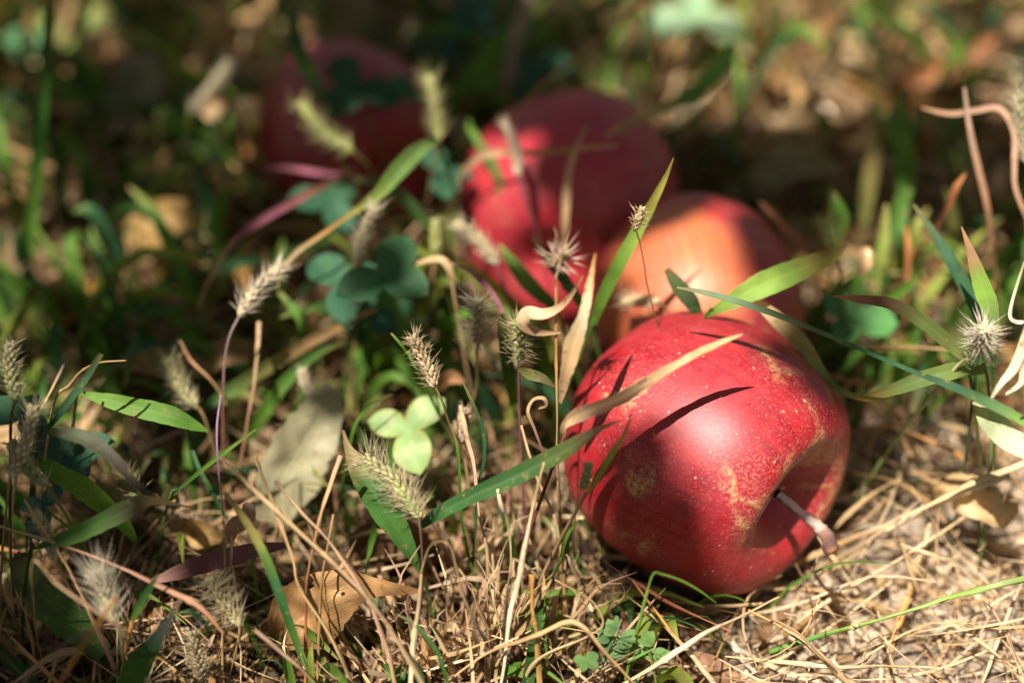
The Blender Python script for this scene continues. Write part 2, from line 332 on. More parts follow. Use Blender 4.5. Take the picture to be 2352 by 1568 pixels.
SHADE = [(1370,420,485,9),(1300,400,482,6),(860,620,428,6),(520,1280,392,9),(300,200,570,14),(1470,1060,388,2),(1470,1270,402,7),(1560,1330,410,8),(640,320,540,16),(700,220,545,16),(820,150,545,14),(900,300,540,10),  # spots where extra leaves are packed sunward to throw shade
 (1840,640,460,10),(1850,720,462,12),(1450,330,490,8),(1330,320,490,8),(1950,1060,462,14),(1980,1000,462,12),(1740,420,500,18),(1800,330,540,20)]
SHA = np.array([(*suv(P(a, b, c)), r_/1000) for a, b, c, r_ in SHADE])
LITUV = []
for px, py, d, r in LIT:
    u, v = suv(P(px, py, d)); LITUV.append((u, v, r/1000))
LITA = np.array(LITUV)
def canopy():
    e = empty('unseen_shade_tree', (-.95, .1, 0), 'unseen leafy tree added overhead, its leaves placed to dapple the grass with shade', 'tree')
    tb = MB(); c0 = P(1176, 784, 480) + SUN*1.22
    tube(tb, [(-.95,.1,-.05),(-.96,.08,.5),(-.93,.10,1.1),(-.88,.13,1.5),(-.80,.1,1.9)], [.07,.055,.048,.04,.02], [(.12,.09,.07)]*2, 14, 24, .15); tb.build('trunk', M_BARK, e)
    lb = MB()
    for k in range(9):
        tgt = c0 + E1*random.uniform(-.5,.5) + E2*random.uniform(-.55,.55); st = Vector((-.92,.11,random.uniform(.75,1.15)))
        tube(lb, [st, st.lerp(tgt,.4)+Vector((0,0,.12)), st.lerp(tgt,.75)+Vector((0,0,.08)), tgt], [.014,.009,.005,.002], [(.12,.09,.07)]*2, 6, 14, .1)
    lb.build('limbs', M_BARK, e)
    mb = MB(); n = 0; gc = P(1176, 784, 500); gu, gv = suv(gc)
    U0, U1, V0, V1 = -.45, .45, -.50, .55
    for k in range(7600+len(SHADE)*30):
        u = gu+random.uniform(U0, U1); v = gv+random.uniform(V0, V1); forced = k >= 7600
        if forced:
            q_ = SHA[(k-7600)//30]; a_ = random.uniform(0, 6.28); r_ = q_[2]*math.sqrt(random.random()); u = q_[0]+r_*math.cos(a_); v = q_[1]+r_*math.sin(a_)
        L = random.uniform(.026,.048); W = L*random.uniform(.5,.62)
        dist = np.hypot(LITA[:,0]-u, LITA[:,1]-v) - LITA[:,2]
        if forced: L = random.uniform(.018,.026); W = L*.6
        elif dist.min() < L*.42: continue
        pos = E1*u + E2*v + SUN*(random.uniform(.85, 1.2) if not forced else random.uniform(1.2, 1.5))
        nrm = (SUN + Vector((random.gauss(0,.35), random.gauss(0,.35), random.gauss(0,.35)))).normalized()
        d = nrm.orthogonal().normalized(); d = Matrix.Rotation(random.uniform(0, 6.28), 3, nrm) @ d; s = nrm.cross(d)
        g = random.random(); col = mixc(DGR, (.10,.20,.04), g)
        ring = [pos-d*L*.5, pos-d*L*.2+s*W*.45, pos+d*L*.15+s*W*.5, pos+d*L*.5, pos+d*L*.15-s*W*.5, pos-d*L*.2-s*W*.45]
        mid = [pos-d*L*.2-nrm*.002, pos+d*L*.15-nrm*.002]
        vs = ring+mid; fs = [(0,1,6),(1,2,7,6),(2,3,7),(3,4,7),(4,5,6,7),(5,0,6)]
        mb.add(vs, fs, [col]*8, [(.5,0),(1,.3),(1,.6),(.5,1),(0,.6),(0,.3),(.5,.3),(.5,.6)]); n += 1
    mb.build('shade_crown', M_CLOVER, e)
canopy()
# ------------------------------------------------------------------ ribbons
def ribbon(mb, pts, wid, cols, segs=16, tilt=.35, fold=.25, wave=0., across=3, seed=0, face=None, rag=0.):
    """pts: vectors; wid: widths in m; tilt turns the blade out of the plane facing the lens"""
    pts = [Vector(p) for p in pts]; wv = [Vector((x, 0)) for x in wid]; vs = []; cs = []; uvs = []
    A = max(across, 2)
    for j in range(segs+1):
        t = j/segs; p = samp(pts, t); d = (samp(pts, min(1, t+.02))-samp(pts, max(0, t-.02)))
        d = d.normalized() if d.length > 1e-9 else Vector((0,0,1))
        n = (face if face is not None else (CP-p).normalized()); n = n - d*n.dot(d)
        n = n.normalized() if n.length > 1e-6 else d.orthogonal().normalized()
        s = d.cross(n); tl = tilt + wave*math.sin(t*5+seed)
        s2 = s*math.cos(tl)+n*math.sin(tl); n2 = n*math.cos(tl)-s*math.sin(tl)
        wdt = max(samp(wv, t)[0], .00012)/max(math.cos(tl), .35)
        for i in range(A):
            u = i/(A-1)*2-1; rg = 1 + (rag*noise.noise(Vector((t*23, seed+u*3, 0))) if abs(u) > .9 else 0)
            vs.append(p + s2*(u*wdt*.5*rg) + n2*(abs(u)*fold*wdt*.5 + .03*wdt*noise.noise(Vector((t*9, u*2, seed)))))
            cs.append(samplin(cols, t)); uvs.append(((u+1)/2, t))
    fs = [(j*A+i, j*A+i+1, (j+1)*A+i+1, (j+1)*A+i) for j in range(segs) for i in range(A-1)]
    mb.add(vs, fs, cs, uvs)
def fix(p):
    g = gz(p.x, p.y)+.0012
    if p.z < g:   # slide along the line of sight up to the soil
        d = (p-CP); t = (CAMH-g)/(-d.z) if d.z < 0 else 1; return CP + d*t
    return p
def W2(px, d): return px/FPX*d/1000
def rootpts(p, d, lean=.25):
    g = gz(p.x, p.y); h = p.z-g
    if h < .002: return []
    hd = Vector((d.x, d.y, 0)); hd = hd.normalized()*min(h*lean, .02) if hd.length > 1e-4 else Vector((0,0,0))
    e = Vector((p.x, p.y, 0))+hd; e.z = gz(e.x, e.y)-.001
    return [p.lerp(e, .5)+hd*.12, e]
def path(pts, root):
    q = [fix(P(*p)) for p in pts]
    ex = []
    if root == 'e': ex = rootpts(q[-1], q[-1]-q[-2])
    if root == 's': ex = rootpts(q[0], q[0]-q[1])
    return q, ex
def blade(label, pts, w, cols, root='s', mat=None, name='grass_blade', cat='grass blade', tilt=.35, fold=.25, wave=.15, group=None, rw=1.0, parent=None, segs=None, rag=.08, across=None):
    """root: which end grows out of the ground ('s' start, 'e' end, None lying loose)"""
    q, ex = path(pts, root); wd = [W2(a, p[2])*.82 for a, p in zip(w, pts)]
    if len(cols) < 2: cols = cols*2
    if mat is None and segs is None and root == 'e': cols = [mixc(cols[0], TAN, .5)] + [cols[0]]*2 + list(cols[1:])
    base = (ex[-1] if ex else q[0]); mb = MB(); mat = mat or M_GRASS
    if ex:
        fullw = rw/1000
        if root == 's': tp = [ex[-1], ex[0], q[0], q[0].lerp(q[1], .3)]; c = cols[0]
        else: tp = [ex[-1], ex[0], q[-1], q[-1].lerp(q[-2], .3)]; c = cols[-1]
        tube(mb, tp, [fullw*.55, fullw*.5, fullw*.45, fullw*.3], [mixc(c, DBR, .35), c], 5, 8)
    A = across or (7 if max(wd) > .004 else (5 if max(wd) > .002 else 3))
    ribbon(mb, q, wd, cols, segs or 6*len(pts)+6, tilt, fold, wave, A, random.random()*9, rag=rag)
    if parent is not None: return mb.build(name, mat, parent)
    return tag(mb.build(name, mat, None, base), label, cat, group)
def straw(label, pts, w, cols, root=None, name='dry_stalk', cat='straw', group='dry stalks and straws', parent=None, rough=.28, mat=None):
    q, ex = path(pts, root); wd = [W2(a, p[2])*.42*random.uniform(.85,1.15) for a, p in zip(w, pts)]
    if root == 'e' and ex: q = q+ex; wd = wd+[wd[-1]]*len(ex)
    if root == 's' and ex: q = ex[::-1]+q; wd = [wd[0]]*len(ex)+wd
    if len(cols) < 2: cols = cols*2
    mb = MB(); tube(mb, q, wd, cols, 7, 8*len(q), rough)
    if parent is not None: return mb.build(name, mat or M_STALK, parent)
    return tag(mb.build(name, mat or M_STALK, None, q[0] if q[0].z < q[-1].z else q[-1]), label, cat, group)
# ------------------------------------------------------------------ foxtail seed heads
def seedhead(parent, a, b, core, bl, nb, gcol, bcol, bend=.08, spread=.9, bw=.00013, star=False, tipcol=None):
    a, b = Vector(a), Vector(b); ax = b-a; L = ax.length; ax.normalize(); side = ax.orthogonal().normalized()
    side = Matrix.Rotation(random.uniform(0, 6.28), 3, ax) @ side; mid = a.lerp(b, .5)+side*(L*bend); tw = [a, mid, b]
    g = MB(); br = MB(); core *= .74; bl *= .85; tube(g, tw, [core*.25, core*.3, core*.12], [gcol]*2, 5, 8)
    tipcol = tipcol or gcol; ng = int(18 + L/.00045)
    def frame(t):
        p = samp(tw, t); d = (samp(tw, min(1, t+.02))-samp(tw, max(0, t-.02))).normalized(); n1 = side-d*side.dot(d); n1.normalize(); return p, d, n1, d.cross(n1)
    for k in range(ng):
        t = (k+.5)/ng; p, d, n1, n2 = frame(t); ph = k*2.39996; rr = core*(.35+.65*math.sin(math.pi*(.12+.80*t))**.7)
        o = n1*math.cos(ph)+n2*math.sin(ph); c = p+o*rr*.62; gl = random.uniform(.0010,.0015); gw = gl*.52
        dd = (d*.8+o*.55).normalized(); s1 = dd.orthogonal().normalized(); s2 = dd.cross(s1); vs = [c-dd*gl]; col = mixc(mixc(gcol, tipcol, t), (.62,.55,.36), random.random()*.45)
        for z_, r_ in ((-.5,.8),(.25,1.0),(.8,.45)):
            for i in range(6): an = i*math.pi/3; vs.append(c+dd*gl*z_+(s1*math.cos(an)+s2*math.sin(an))*gw*r_)
        vs.append(c+dd*gl*1.15); fs = []
        for i in range(6):
            j = (i+1) % 6; fs.append((0, 1+j, 1+i))
            for r in range(2): fs.append((1+r*6+i, 1+r*6+j, 7+r*6+j, 7+r*6+i))
            fs.append((13+i, 13+j, 19))
        g.add(vs, fs, [col]*20, [(.3,.3)]*20)
    for k in range(int(nb*.7)):
        t = random.random(); p, d, n1, n2 = frame(t if not star else random.uniform(0,.6)); ph = random.uniform(0, 6.283); o = n1*math.cos(ph)+n2*math.sin(ph)
        sp = spread*random.uniform(.55, 1.25); dirn = (d*max(.15,(1.15-sp*.75)) + o*sp).normalized()
        if random.random() < .12: dirn = (dirn + Vector((random.gauss(0,.4), random.gauss(0,.4), random.gauss(0,.4)))).normalized()
        l = bl*random.uniform(.45, 1.2); s = p+o*core*.45; droop = (d*random.uniform(-.2,.45)+Vector((random.gauss(0,.22), random.gauss(0,.22), random.gauss(0,.22))))*l
        m_ = s+dirn*l*.5+droop*.18; e_ = s+dirn*l+droop*.55; s1 = dirn.orthogonal().normalized(); s2 = dirn.cross(s1); col = mixc(bcol, gcol, random.random()*.3)
        vs = []
        for c_, r_ in ((s, bw), (m_, bw*.8)):
            for i in range(3): an = i*2.0944; vs.append(c_+(s1*math.cos(an)+s2*math.sin(an))*r_)
        vs.append(e_); fs = [(0,1,4,3),(1,2,5,4),(2,0,3,5),(3,4,6),(4,5,6),(5,3,6)]
        br.add(vs, fs, [col]*7, [(.5,.5)]*7)
    gh = g.build('seed_head', M_SEED, parent); br.build('bristles', M_BRISTLE, gh)
def foxtail(label, tip, base, stalk, core=2.0, bl=6.5, nb=230, g=(.30,.30,.12), b=CRM, sc=(TAN, OLV), sw=8, root='e', spread=.9, star=False, tipc=None, bend=.08, extra=None, bw=.0001, name='foxtail_grass'):
    """tip, base: ends of the seed head; stalk: points going down from base"""
    q, ex = path([base]+stalk, root); e0 = (ex[-1] if ex else q[-1])
    e = empty(name, e0, label, 'grass', 'foxtail grasses with bristly seed heads')
    straw(None, [base]+stalk, [sw]*(len(stalk)+1), list(sc), root, 'stalk', parent=e, rough=.08)
    seedhead(e, P(*base), P(*tip), core/1000, bl/1000, nb, g, b, bend, spread, bw, star, tipc)
    for x in (extra or []): blade(None, parent=e, name='leaf', **x)
    return e
YG=(.30,.32,.10); CG=(.42,.36,.20)
#@CATALOG
# ------------------------------------------------------------------ the plants one can point to
# the tall dry grass with its star-like head in front of the apples
e = empty('foxtail_grass', fix(P(1292,1370,424)), 'tall dry grass with star-shaped fluffy top and curled pink leaves', 'grass', 'foxtail grasses with bristly seed heads')
straw(None, [(1277,612,366),(1278,720,372),(1277,850,380),(1279,960,385),(1281,1080,394),(1287,1220,408),(1292,1370,424)], [7,8,9,10,11,12,13], [PST,ORG,TAN,PST,TAN,TAN], None, 'stalk', parent=e)
seedhead(e, P(1276,610,366), P(1300,575,358), .0012, .0082, 95, PST, (.62,.45,.34), .02, .95, .00022, True)
blade(None, [(1287,925,379),(1300,860,372),(1318,790,367),(1342,720,363),(1356,650,361),(1368,582,359)], [8,34,50,30,20,4], [mixc(PST,PUR,.35),PST,STR,WST,STR,ORG], None, M_DRY, 'leaf', parent=e, tilt=.3, fold=.3, wave=.3, rag=.25)
blade(None, [(1338,632,366),(1315,672,368),(1285,705,370),(1248,722,371),(1212,722,372),(1208,745,372),(1240,762,373),(1288,764,374)], [4,12,20,30,36,32,20,4], [PST,PST,WST,PST,PST], None, M_DRY, 'leaf', parent=e, tilt=-.2, fold=.2, wave=.9, segs=46)
blade(None, [(1275,888,384),(1245,868,383),(1215,858,384),(1192,848,386)], [5,26,30,8], [mixc(OLV,PUR,.5),OLV,OLV], None, M_GRASS, 'leaf', parent=e, tilt=.3)
blade(None, [(1250,1045,382),(1228,985,380),(1213,945,378),(1225,918,377),(1248,915,376),(1252,930,377),(1236,938,378)], [4,7,9,8,10,10,3], [PUR,PST,PST,STR], None, M_DRY, 'leaf', parent=e, tilt=.5, segs=40)
# straw-pink blade lying across the front apple
blade('pale pinkish dry blade arching over the front apple with russet scars', [(1294,1005,376),(1298,975,373),(1335,950,371),(1420,918,369),(1500,872,367),(1575,828,366),(1650,792,365),(1705,768,364)], [14,22,38,36,27,22,17,3], [(.20,.05,.04),mixc(STR,PST,.3),PST,mixc(PST,PUR,.2),STR,mixc(STR,PST,.5),STR,STR], 's', M_DRY, 'withered_grass', 'dry grass', tilt=.25, fold=.6, wave=.35, rag=.25)
blade('broad dark green blade with pale flecks crossing left edge of front apple', [(963,1214,382),(1000,1185,380),(1080,1142,378),(1190,1092,376),(1300,1035,373),(1370,990,371),(1428,964,369)], [10,34,44,50,46,20,3], [DGR,(.035,.11,.03),(.04,.12,.03),(.04,.11,.03),mixc(DGR,OLV,.5),mixc(OLV,PUR,.5),STR], None, M_GRASS, tilt=.35, fold=.45)
blade('short yellowish green blade with orange tip touching front apple', [(1452,944,361),(1432,1000,363),(1398,1052,365),(1372,1100,368),(1335,1150,374)], [3,11,19,15,5], [ORB,mixc(YGR,ORB,.3),YGR,YGR,PST], 'e', M_GRASS, tilt=.3, rw=1.2)
e = empty('seed_sprig', fix(P(1320,1300,418)), 'tiny pale green seed sprig at left edge of front apple', 'grass')
straw(None, [(1345,1075,366),(1338,1120,370),(1322,1170,380),(1315,1300,418)], [4,6,8,9], [YG,PST,PST], None, 'stalk', parent=e); seedhead(e, P(1338,1120,370), P(1352,1066,364), .0015, .0045, 22, YG, PST)
# long blades round the orange flushed apple
blade('upright green blade rising between crimson apple and orange flushed apple', [(1547,362,392),(1522,420,396),(1480,500,402),(1430,590,408),(1385,680,414),(1360,745,420)], [3,17,32,38,34,22], [mixc(BGR,ORG,.4),BGR,GRN,GRN,GRN], 'e', tilt=.25, fold=.2)
blade('broad bright green blade lying over the orange flushed apple', [(1945,565,412),(1905,590,410),(1830,622,408),(1750,655,407),(1680,692,408),(1620,725,412)], [8,42,66,70,44,12], [mixc(YGR,TAN,.4),BGR,BGR,BGR,BGR,GRN], 'e', tilt=-.15, fold=.12, wave=.1)
blade('short grey green leaf stub before the orange flushed apple', [(1530,618,408),(1555,655,410),(1585,690,414),(1605,722,418)], [16,42,44,22], [(.09,.15,.06),(.05,.12,.05),DGR], 'e', tilt=.3)
blade('long thin teal blade stretching from orange flushed apple to right', [(1555,660,384),(1640,678,382),(1760,715,380),(1880,762,378),(2000,812,376),(2110,858,374),(2200,893,372),(2290,935,370),(2365,975,368)], [5,17,18,14,12,14,24,30,24], [(.13,.22,.12),(.09,.18,.09),TEAL,TEAL,TEAL,(.10,.20,.07),BGR], 'e', tilt=.4)
blade('twisted olive blade curving down behind the front apple then up right', [(1728,684,412),(1790,738,410),(1845,795,408),(1885,850,405),(1925,895,402),(1985,914,399),(2050,896,396),(2130,868,394),(2200,850,394),(2265,850,396)], [16,44,42,24,18,20,34,46,44,20], [mixc(WST,PST,.4),mixc(STR,OLV,.4),(.22,.24,.08),(.16,.22,.05),mixc(OLV,ORG,.3),(.10,.17,.04),(.14,.20,.05),(.20,.24,.08)], 'e', tilt=.2, wave=.5, segs=70)
blade('arched olive green blade with purple tip above the twisted one', [(1912,680,388),(1975,688,388),(2050,700,389),(2120,740,390),(2175,785,392),(2222,828,394)], [3,22,34,38,38,18], [mixc(PUR,TAN,.5),OLV,(.10,.15,.04),(.14,.17,.05),(.15,.18,.05)], 'e', tilt=.35)
blade('pointed bright green leaf with brown tip over the white tuft', [(2208,520,384),(2226,570,384),(2248,640,385),(2270,700,386),(2282,760,388)], [3,20,44,50,30], [mixc(RBR,PST,.6),BGR,BGR,(.22,.34,.10),(.22,.34,.10)], 'e', tilt=.3)
blade('dark teal blade leaning into the white tuft', [(2098,470,424),(2140,530,418),(2190,610,412),(2232,690,404),(2252,745,400)], [6,22,34,34,20], [TEAL], 'e')
blade('sunlit pale green folded blade hanging from right frame edge', [(2240,920,378),(2275,965,375),(2320,1008,372),(2370,1040,370)], [20,62,72,50], [(.35,.42,.22),(.55,.58,.38),(.66,.62,.48),(.6,.5,.4)], 'e', tilt=.1)  # near-white tones put blown-out sunlight into the blade colour
e = empty('dried_curl', fix(P(2360,1000,470)), 'sunlit pale shrivelled dry stems hanging beside the white tuft', 'dry grass')
for pts, w_ in (([(2362,735,372),(2350,790,371),(2330,845,370),(2300,880,370),(2275,915,371)],[18,26,26,16,6]), ([(2356,760,372),(2350,840,371),(2345,880,371),(2310,905,372)],[14,22,16,6]), ([(2352,600,376),(2320,720,374),(2350,742,372)],[5,8,10])):
    blade(None, pts, w_, [WST,(.66,.55,.42)], None, M_DRY, 'stem', parent=e, wave=.8)  # white dry stems, paler still with the strong sun put into colour
# right hand background
blade('curved pinkish dry blade hooking over at right above the straw', [(2118,248,446),(2180,262,442),(2240,255,438),(2295,250,434),(2328,300,430),(2330,370,428),(2332,430,428),(2358,500,430)], [6,13,16,17,16,15,13,12], [TAN,(.38,.24,.16),(.40,.25,.17),(.36,.22,.14),(.34,.2,.13)], 'e', M_DRY, 'withered_grass', 'dry grass', tilt=.3, segs=60)
blade('straight pinkish brown dry blade crossing beneath the hooked one', [(2215,200,436),(2228,300,436),(2250,400,438),(2268,480,442),(2278,560,450)], [7,14,17,15,11], [(.4,.28,.2),(.38,.24,.16),mixc(PST,RBR,.5),mixc(PST,RBR,.6)], 'e', M_DRY, 'withered_grass', 'dry grass')
blade('small rusty orange shrivelled blade left of pinkish straight blade', [(2218,398,438),(2195,430,438),(2180,470,442),(2150,525,450)], [4,20,16,6], [ORB,(.45,.17,.08),RBR], 'e', M_DRY, 'withered_grass', 'dry grass', rag=.3)
blade('rusty blade tip poking up behind orange flushed apple', [(1745,463,470),(1785,505,470),(1825,548,474),(1865,590,480)], [5,18,22,16], [(.45,.2,.12),RBR], 'e', M_DRY, 'withered_grass', 'dry grass')
blade('broad blurred green blade standing right of the olive one', [(2062,215,500),(2062,280,500),(2075,350,500),(2080,420,502),(2066,480,505)], [20,58,56,48,20], [GRN,(.08,.19,.03),(.09,.20,.03)], 'e')
blade('blurred ochre green blade left of the broad green blade', [(2030,290,510),(2010,350,510),(1995,420,512),(1982,520,515)], [8,36,44,20], [mixc(OLV,TAN,.4),(.20,.20,.06),(.14,.17,.04)], 'e')
blade('small rounded green leaf standing beside yellow green seed head', [(1915,440,455),(1922,470,455),(1930,505,456),(1924,540,458)], [3,34,44,24], [GRN,BGR], 'e')
blade('hanging green leaf right of yellow green seed head', [(2080,430,478),(2065,480,476),(2060,530,476),(2062,570,478)], [36,46,40,6], [GRN,(.06,.16,.04)], 's')
blade('narrow yellow green blade with orange neighbour mid right', [(2035,470,470),(2030,540,468),(2022,600,468),(2018,650,470)], [10,30,32,8], [YGR,BGR], 'e')
blade('orange brown narrow dry blade beside yellow green blade', [(2080,520,462),(2086,580,462),(2084,650,466)], [8,16,10], [ORB,ORB], 'e', M_DRY, 'withered_grass', 'dry grass')
blade('short green blade sloping down behind arched olive blade', [(2125,620,452),(2085,655,452),(2035,690,456),(1985,715,460)], [6,26,30,14], [GRN,(.07,.17,.03)], 'e')
blade('green blade bending in warm bokeh near top right', [(1988,20,600),(2040,50,590),(2090,82,585),(2140,135,590)], [12,36,38,24], [GRN], 's')
blade('thin green blade slanting below warm bokeh top right', [(2208,85,585),(2180,150,580),(2145,215,580)], [8,26,20], [GRN,DGR], 'e')
blade('green blade turning dry tan where it droops over crimson apple', [(1683,108,500),(1645,165,494),(1595,215,488),(1545,240,484),(1480,268,480),(1430,290,478),(1385,315,478)], [30,46,44,30,24,22,6], [BGR,(.12,.26,.05),GRN,mixc(YGR,PST,.5),PST,PST], 's', tilt=.2)
blade('long diagonal green blade at top centre over dark leaves', [(1262,-20,560),(1190,60,552),(1120,130,546),(1062,200,542),(1035,250,544)], [30,46,46,42,14], [(.07,.19,.02),GRN,(.05,.15,.02)], 'e')
blade('short green blade under grey blurred seed head', [(1180,165,545),(1130,180,544),(1070,205,543),(1030,228,544)], [8,36,38,12], [GRN,(.07,.19,.03)], 'e')
blade('faint straight dry stalk slanting across top of crimson apple', [(1490,-10,500),(1400,70,496),(1300,150,492),(1220,220,490),(1160,290,492)], [14,12,9,7,6], [TAN,TAN], 's', M_DRY, 'withered_grass', 'dry grass')
blade('green blade with bent top standing over dark furthest apple', [(668,-10,510),(672,60,506),(690,130,502),(722,190,500),(748,245,504)], [22,36,44,40,18], [DGR,GRN,(.10,.19,.07),GRN], 'e')
blade('tall blurred green blade standing alone at left frame edge', [(118,-20,478),(104,150,480),(88,330,486),(74,480,494),(64,600,505),(62,700,520)], [26,30,34,36,32,22], [(.04,.13,.02),GRN,(.11,.25,.04),GRN], 'e', rw=1.6)
blade('dark blurred green stem leaning right of grey olive leaf', [(325,285,560),(285,390,556),(240,500,552),(200,600,548)], [10,24,28,14], [DGR,TEAL], 'e')
blade('long dim green blade lying flat across centre left background', [(915,462,488),(800,520,492),(680,572,500),(540,605,508),(400,645,512),(280,690,516)], [8,24,30,30,26,8], [GRN,DGR,TEAL,DGR], None)
blade('wide green leaf blade tapering to long curled tan tip', [(1003,322,445),(960,345,442),(912,392,440),(868,445,438),(800,495,436),(730,545,434),(680,580,432),(645,625,432),(636,665,433)], [16,44,50,34,14,13,14,12,4], [(.11,.19,.06),(.13,.22,.06),(.12,.22,.05),YGR,ORG,STR,PST,TAN], 's', tilt=.15, segs=60)
blade('purple red drooping blade ending in thin tan point', [(802,395,462),(730,432,458),(660,470,455),(590,512,452),(535,555,450),(495,615,448),(470,665,448),(455,708,448)], [10,20,24,24,16,14,10,4], [mixc(TAN,OLV,.4),mixc(PUR,ORB,.4),PUR,(.20,.07,.09),STR,TAN,STR], 's', M_DRY, 'withered_grass', 'dry grass', segs=60)
blade('thin mauve blade lying level across dark furthest apple', [(590,388,488),(660,386,488),(740,398,490),(820,400,494)], [4,14,14,8], [PUR,(.28,.10,.13),PUR], 'e', M_DRY, 'withered_grass', 'dry grass')
blade('green blade arching beneath the mauve one', [(812,412,470),(880,425,468),(940,470,466),(985,530,468)], [14,34,34,14], [(.08,.16,.05),GRN], 'e')
blade('green pointed blade below the pale fluffy seed head against crimson apple', [(1148,562,440),(1180,610,436),(1222,660,434),(1275,705,436)], [10,36,44,26], [GRN,(.08,.2,.03),(.10,.22,.03)], 'e')
blade('dark green narrow blade close behind star-topped grass', [(1222,545,430),(1262,600,428),(1300,650,428),(1345,715,432)], [5,26,34,24], [DGR,GRN], 'e')
blade('pinkish twisted blade hanging above small star seed head', [(1010,596,420),(1075,620,416),(1110,650,412),(1140,690,408),(1150,720,406)], [4,12,18,16,20], [PST,PUR,(.28,.14,.13)], None, M_DRY, 'withered_grass', 'dry grass')
blade('green sheath blade behind round green seed head', [(1148,718,412),(1158,790,414),(1168,850,418),(1178,930,426)], [16,34,36,24], [DGR,GRN], 'e')
blade('arched pale dry blade above three leaf clover', [(830,628,432),(890,612,430),(950,606,430),(1005,594,428),(1030,615,428),(1040,660,430)], [6,10,12,18,20,8], [TAN,STR,STR,PST], 'e', M_DRY, 'withered_grass', 'dry grass')
blade('thin upright dry blade bending before crimson apple', [(1350,290,466),(1318,350,462),(1302,420,460),(1298,500,458),(1292,590,458)], [5,16,22,20,12], [PST,PST,TAN], 'e', M_DRY, 'withered_grass', 'dry grass')
blade('tan blade arching across crimson apple behind cream seed head', [(1420,335,462),(1340,340,462),(1250,350,464),(1170,350,468),(1105,358,472),(1060,400,478)], [6,14,16,16,22,16], [PST,TAN,PST,PST], 'e', M_DRY, 'withered_grass', 'dry grass')
blade('green kinked blade beside cream seed head left of crimson apple', [(1075,285,490),(1100,330,486),(1128,375,484),(1148,430,484),(1150,470,486)], [14,26,30,22,12], [GRN,(.10,.19,.04),mixc(YGR,PST,.4)], 's')
blade('long green blade sweeping to the yellow green curved stalk', [(868,708,442),(790,742,440),(700,790,438),(600,850,438),(520,902,440),(470,935,444)], [8,22,34,40,38,16], [TAN,OLV,(.10,.19,.05),(.06,.17,.05)], 'e')
blade('parallel green blade curving below the long sweeping one', [(790,785,440),(720,815,438),(655,875,438),(610,940,442),(570,1005,448)], [6,26,36,40,30], [(.08,.18,.03),GRN,(.08,.19,.03)], 'e')
blade('narrow green blade bent over above the sweeping blades', [(640,672,442),(665,700,440),(688,735,440),(690,775,442)], [12,22,22,14], [GRN,(.06,.17,.03)], 'e')
# left foreground
blade('bright green leaf blade lying level at left with white flecks', [(178,900,398),(235,916,396),(310,935,395),(390,955,395),(440,975,396),(478,990,398)], [6,34,52,54,34,6], [(.12,.22,.04),(.12,.25,.03),(.10,.22,.03),(.08,.2,.03)], 's', tilt=.2, fold=.15)
blade('stiff dark green blade with cut square tip at left', [(231,812,372),(200,862,373),(160,918,374),(120,970,376),(90,1000,378)], [14,20,20,16,8], [(.05,.13,.06),(.03,.08,.04),TEAL], 'e')
blade('dark purple green blade curving down to thin tip', [(92,992,371),(150,995,370),(205,1012,369),(265,1060,368),(310,1110,368),(350,1140,368),(412,1166,368)], [10,32,42,36,20,10,4], [(.08,.09,.05),(.07,.09,.045),(.07,.065,.045),(.09,.06,.06),(.10,.09,.10)], 's', tilt=.3, segs=50)
blade('bright olive green blade running beneath the purple green blade', [(80,1050,390),(130,1085,388),(190,1120,386),(245,1165,386),(290,1210,388),(310,1240,390)], [24,52,60,52,34,12], [(.10,.20,.03),(.12,.23,.02),(.09,.2,.03)], 's', tilt=-.1, fold=.1)
blade('green brown blade crossing the bright olive blade with dry tip', [(70,1262,372),(105,1250,371),(170,1230,370),(245,1195,369),(315,1160,368),(360,1150,367),(450,1168,366)], [6,20,46,52,54,20,3], [DGR,DGR,(.06,.14,.02),(.06,.12,.03),(.09,.07,.04),STR,STR], 's', tilt=.2, segs=50)
blade('broad dull green leaf curling under lower left stalks', [(45,1270,392),(60,1320,388),(110,1380,384),(175,1440,384),(240,1500,388)], [30,80,104,96,50], [(.09,.08,.04),(.08,.11,.03),(.06,.13,.03),(.05,.11,.03)], 's', tilt=.15, fold=.15)
blade('dark pointed blade rising from bottom edge near left', [(412,1380,350),(390,1420,351),(355,1470,353),(318,1525,356),(290,1590,360)], [4,20,48,72,66], [(.05,.06,.05),(.04,.09,.03),(.05,.12,.02),(.06,.13,.03)], 'e', tilt=.2, fold=.15)
blade('green torn blade next to grey bristly seed head', [(362,1318,360),(335,1360,361),(312,1405,363),(300,1440,366)], [8,22,20,8], [(.05,.13,.03),GRN,ORG], 'e', rag=.5)
blade('clean stiff green blade with yellow tip rising from pale root tuft', [(514,1130,364),(560,1190,364),(605,1270,365),(640,1360,368),(668,1440,373),(700,1525,380)], [5,19,25,26,22,18], [mixc(YGR,TAN,.5),(.11,.20,.04),(.04,.14,.05),(.04,.14,.04),(.09,.22,.04),(.2,.3,.1)], 'e', tilt=.2)
blade('broad mauve dry blade lying under the lower left stalks', [(350,1335,392),(430,1308,390),(520,1282,390),(600,1262,392),(670,1250,395)], [16,46,52,36,12], [mixc(PST,PUR,.5),(.13,.05,.06),(.18,.08,.08),(.13,.06,.07)], None, M_DRY, 'withered_grass', 'dry grass')
blade('dark green leaf with brown tip behind long bristled seed head', [(788,988,402),(800,1030,398),(835,1095,394),(880,1165,392),(925,1235,394),(962,1305,398)], [5,22,72,80,56,10], [mixc(PST,OLV,.5),(.06,.14,.03),(.05,.14,.03),(.06,.15,.03),(.05,.13,.03),(.05,.13,.03)], 'e', tilt=.25)
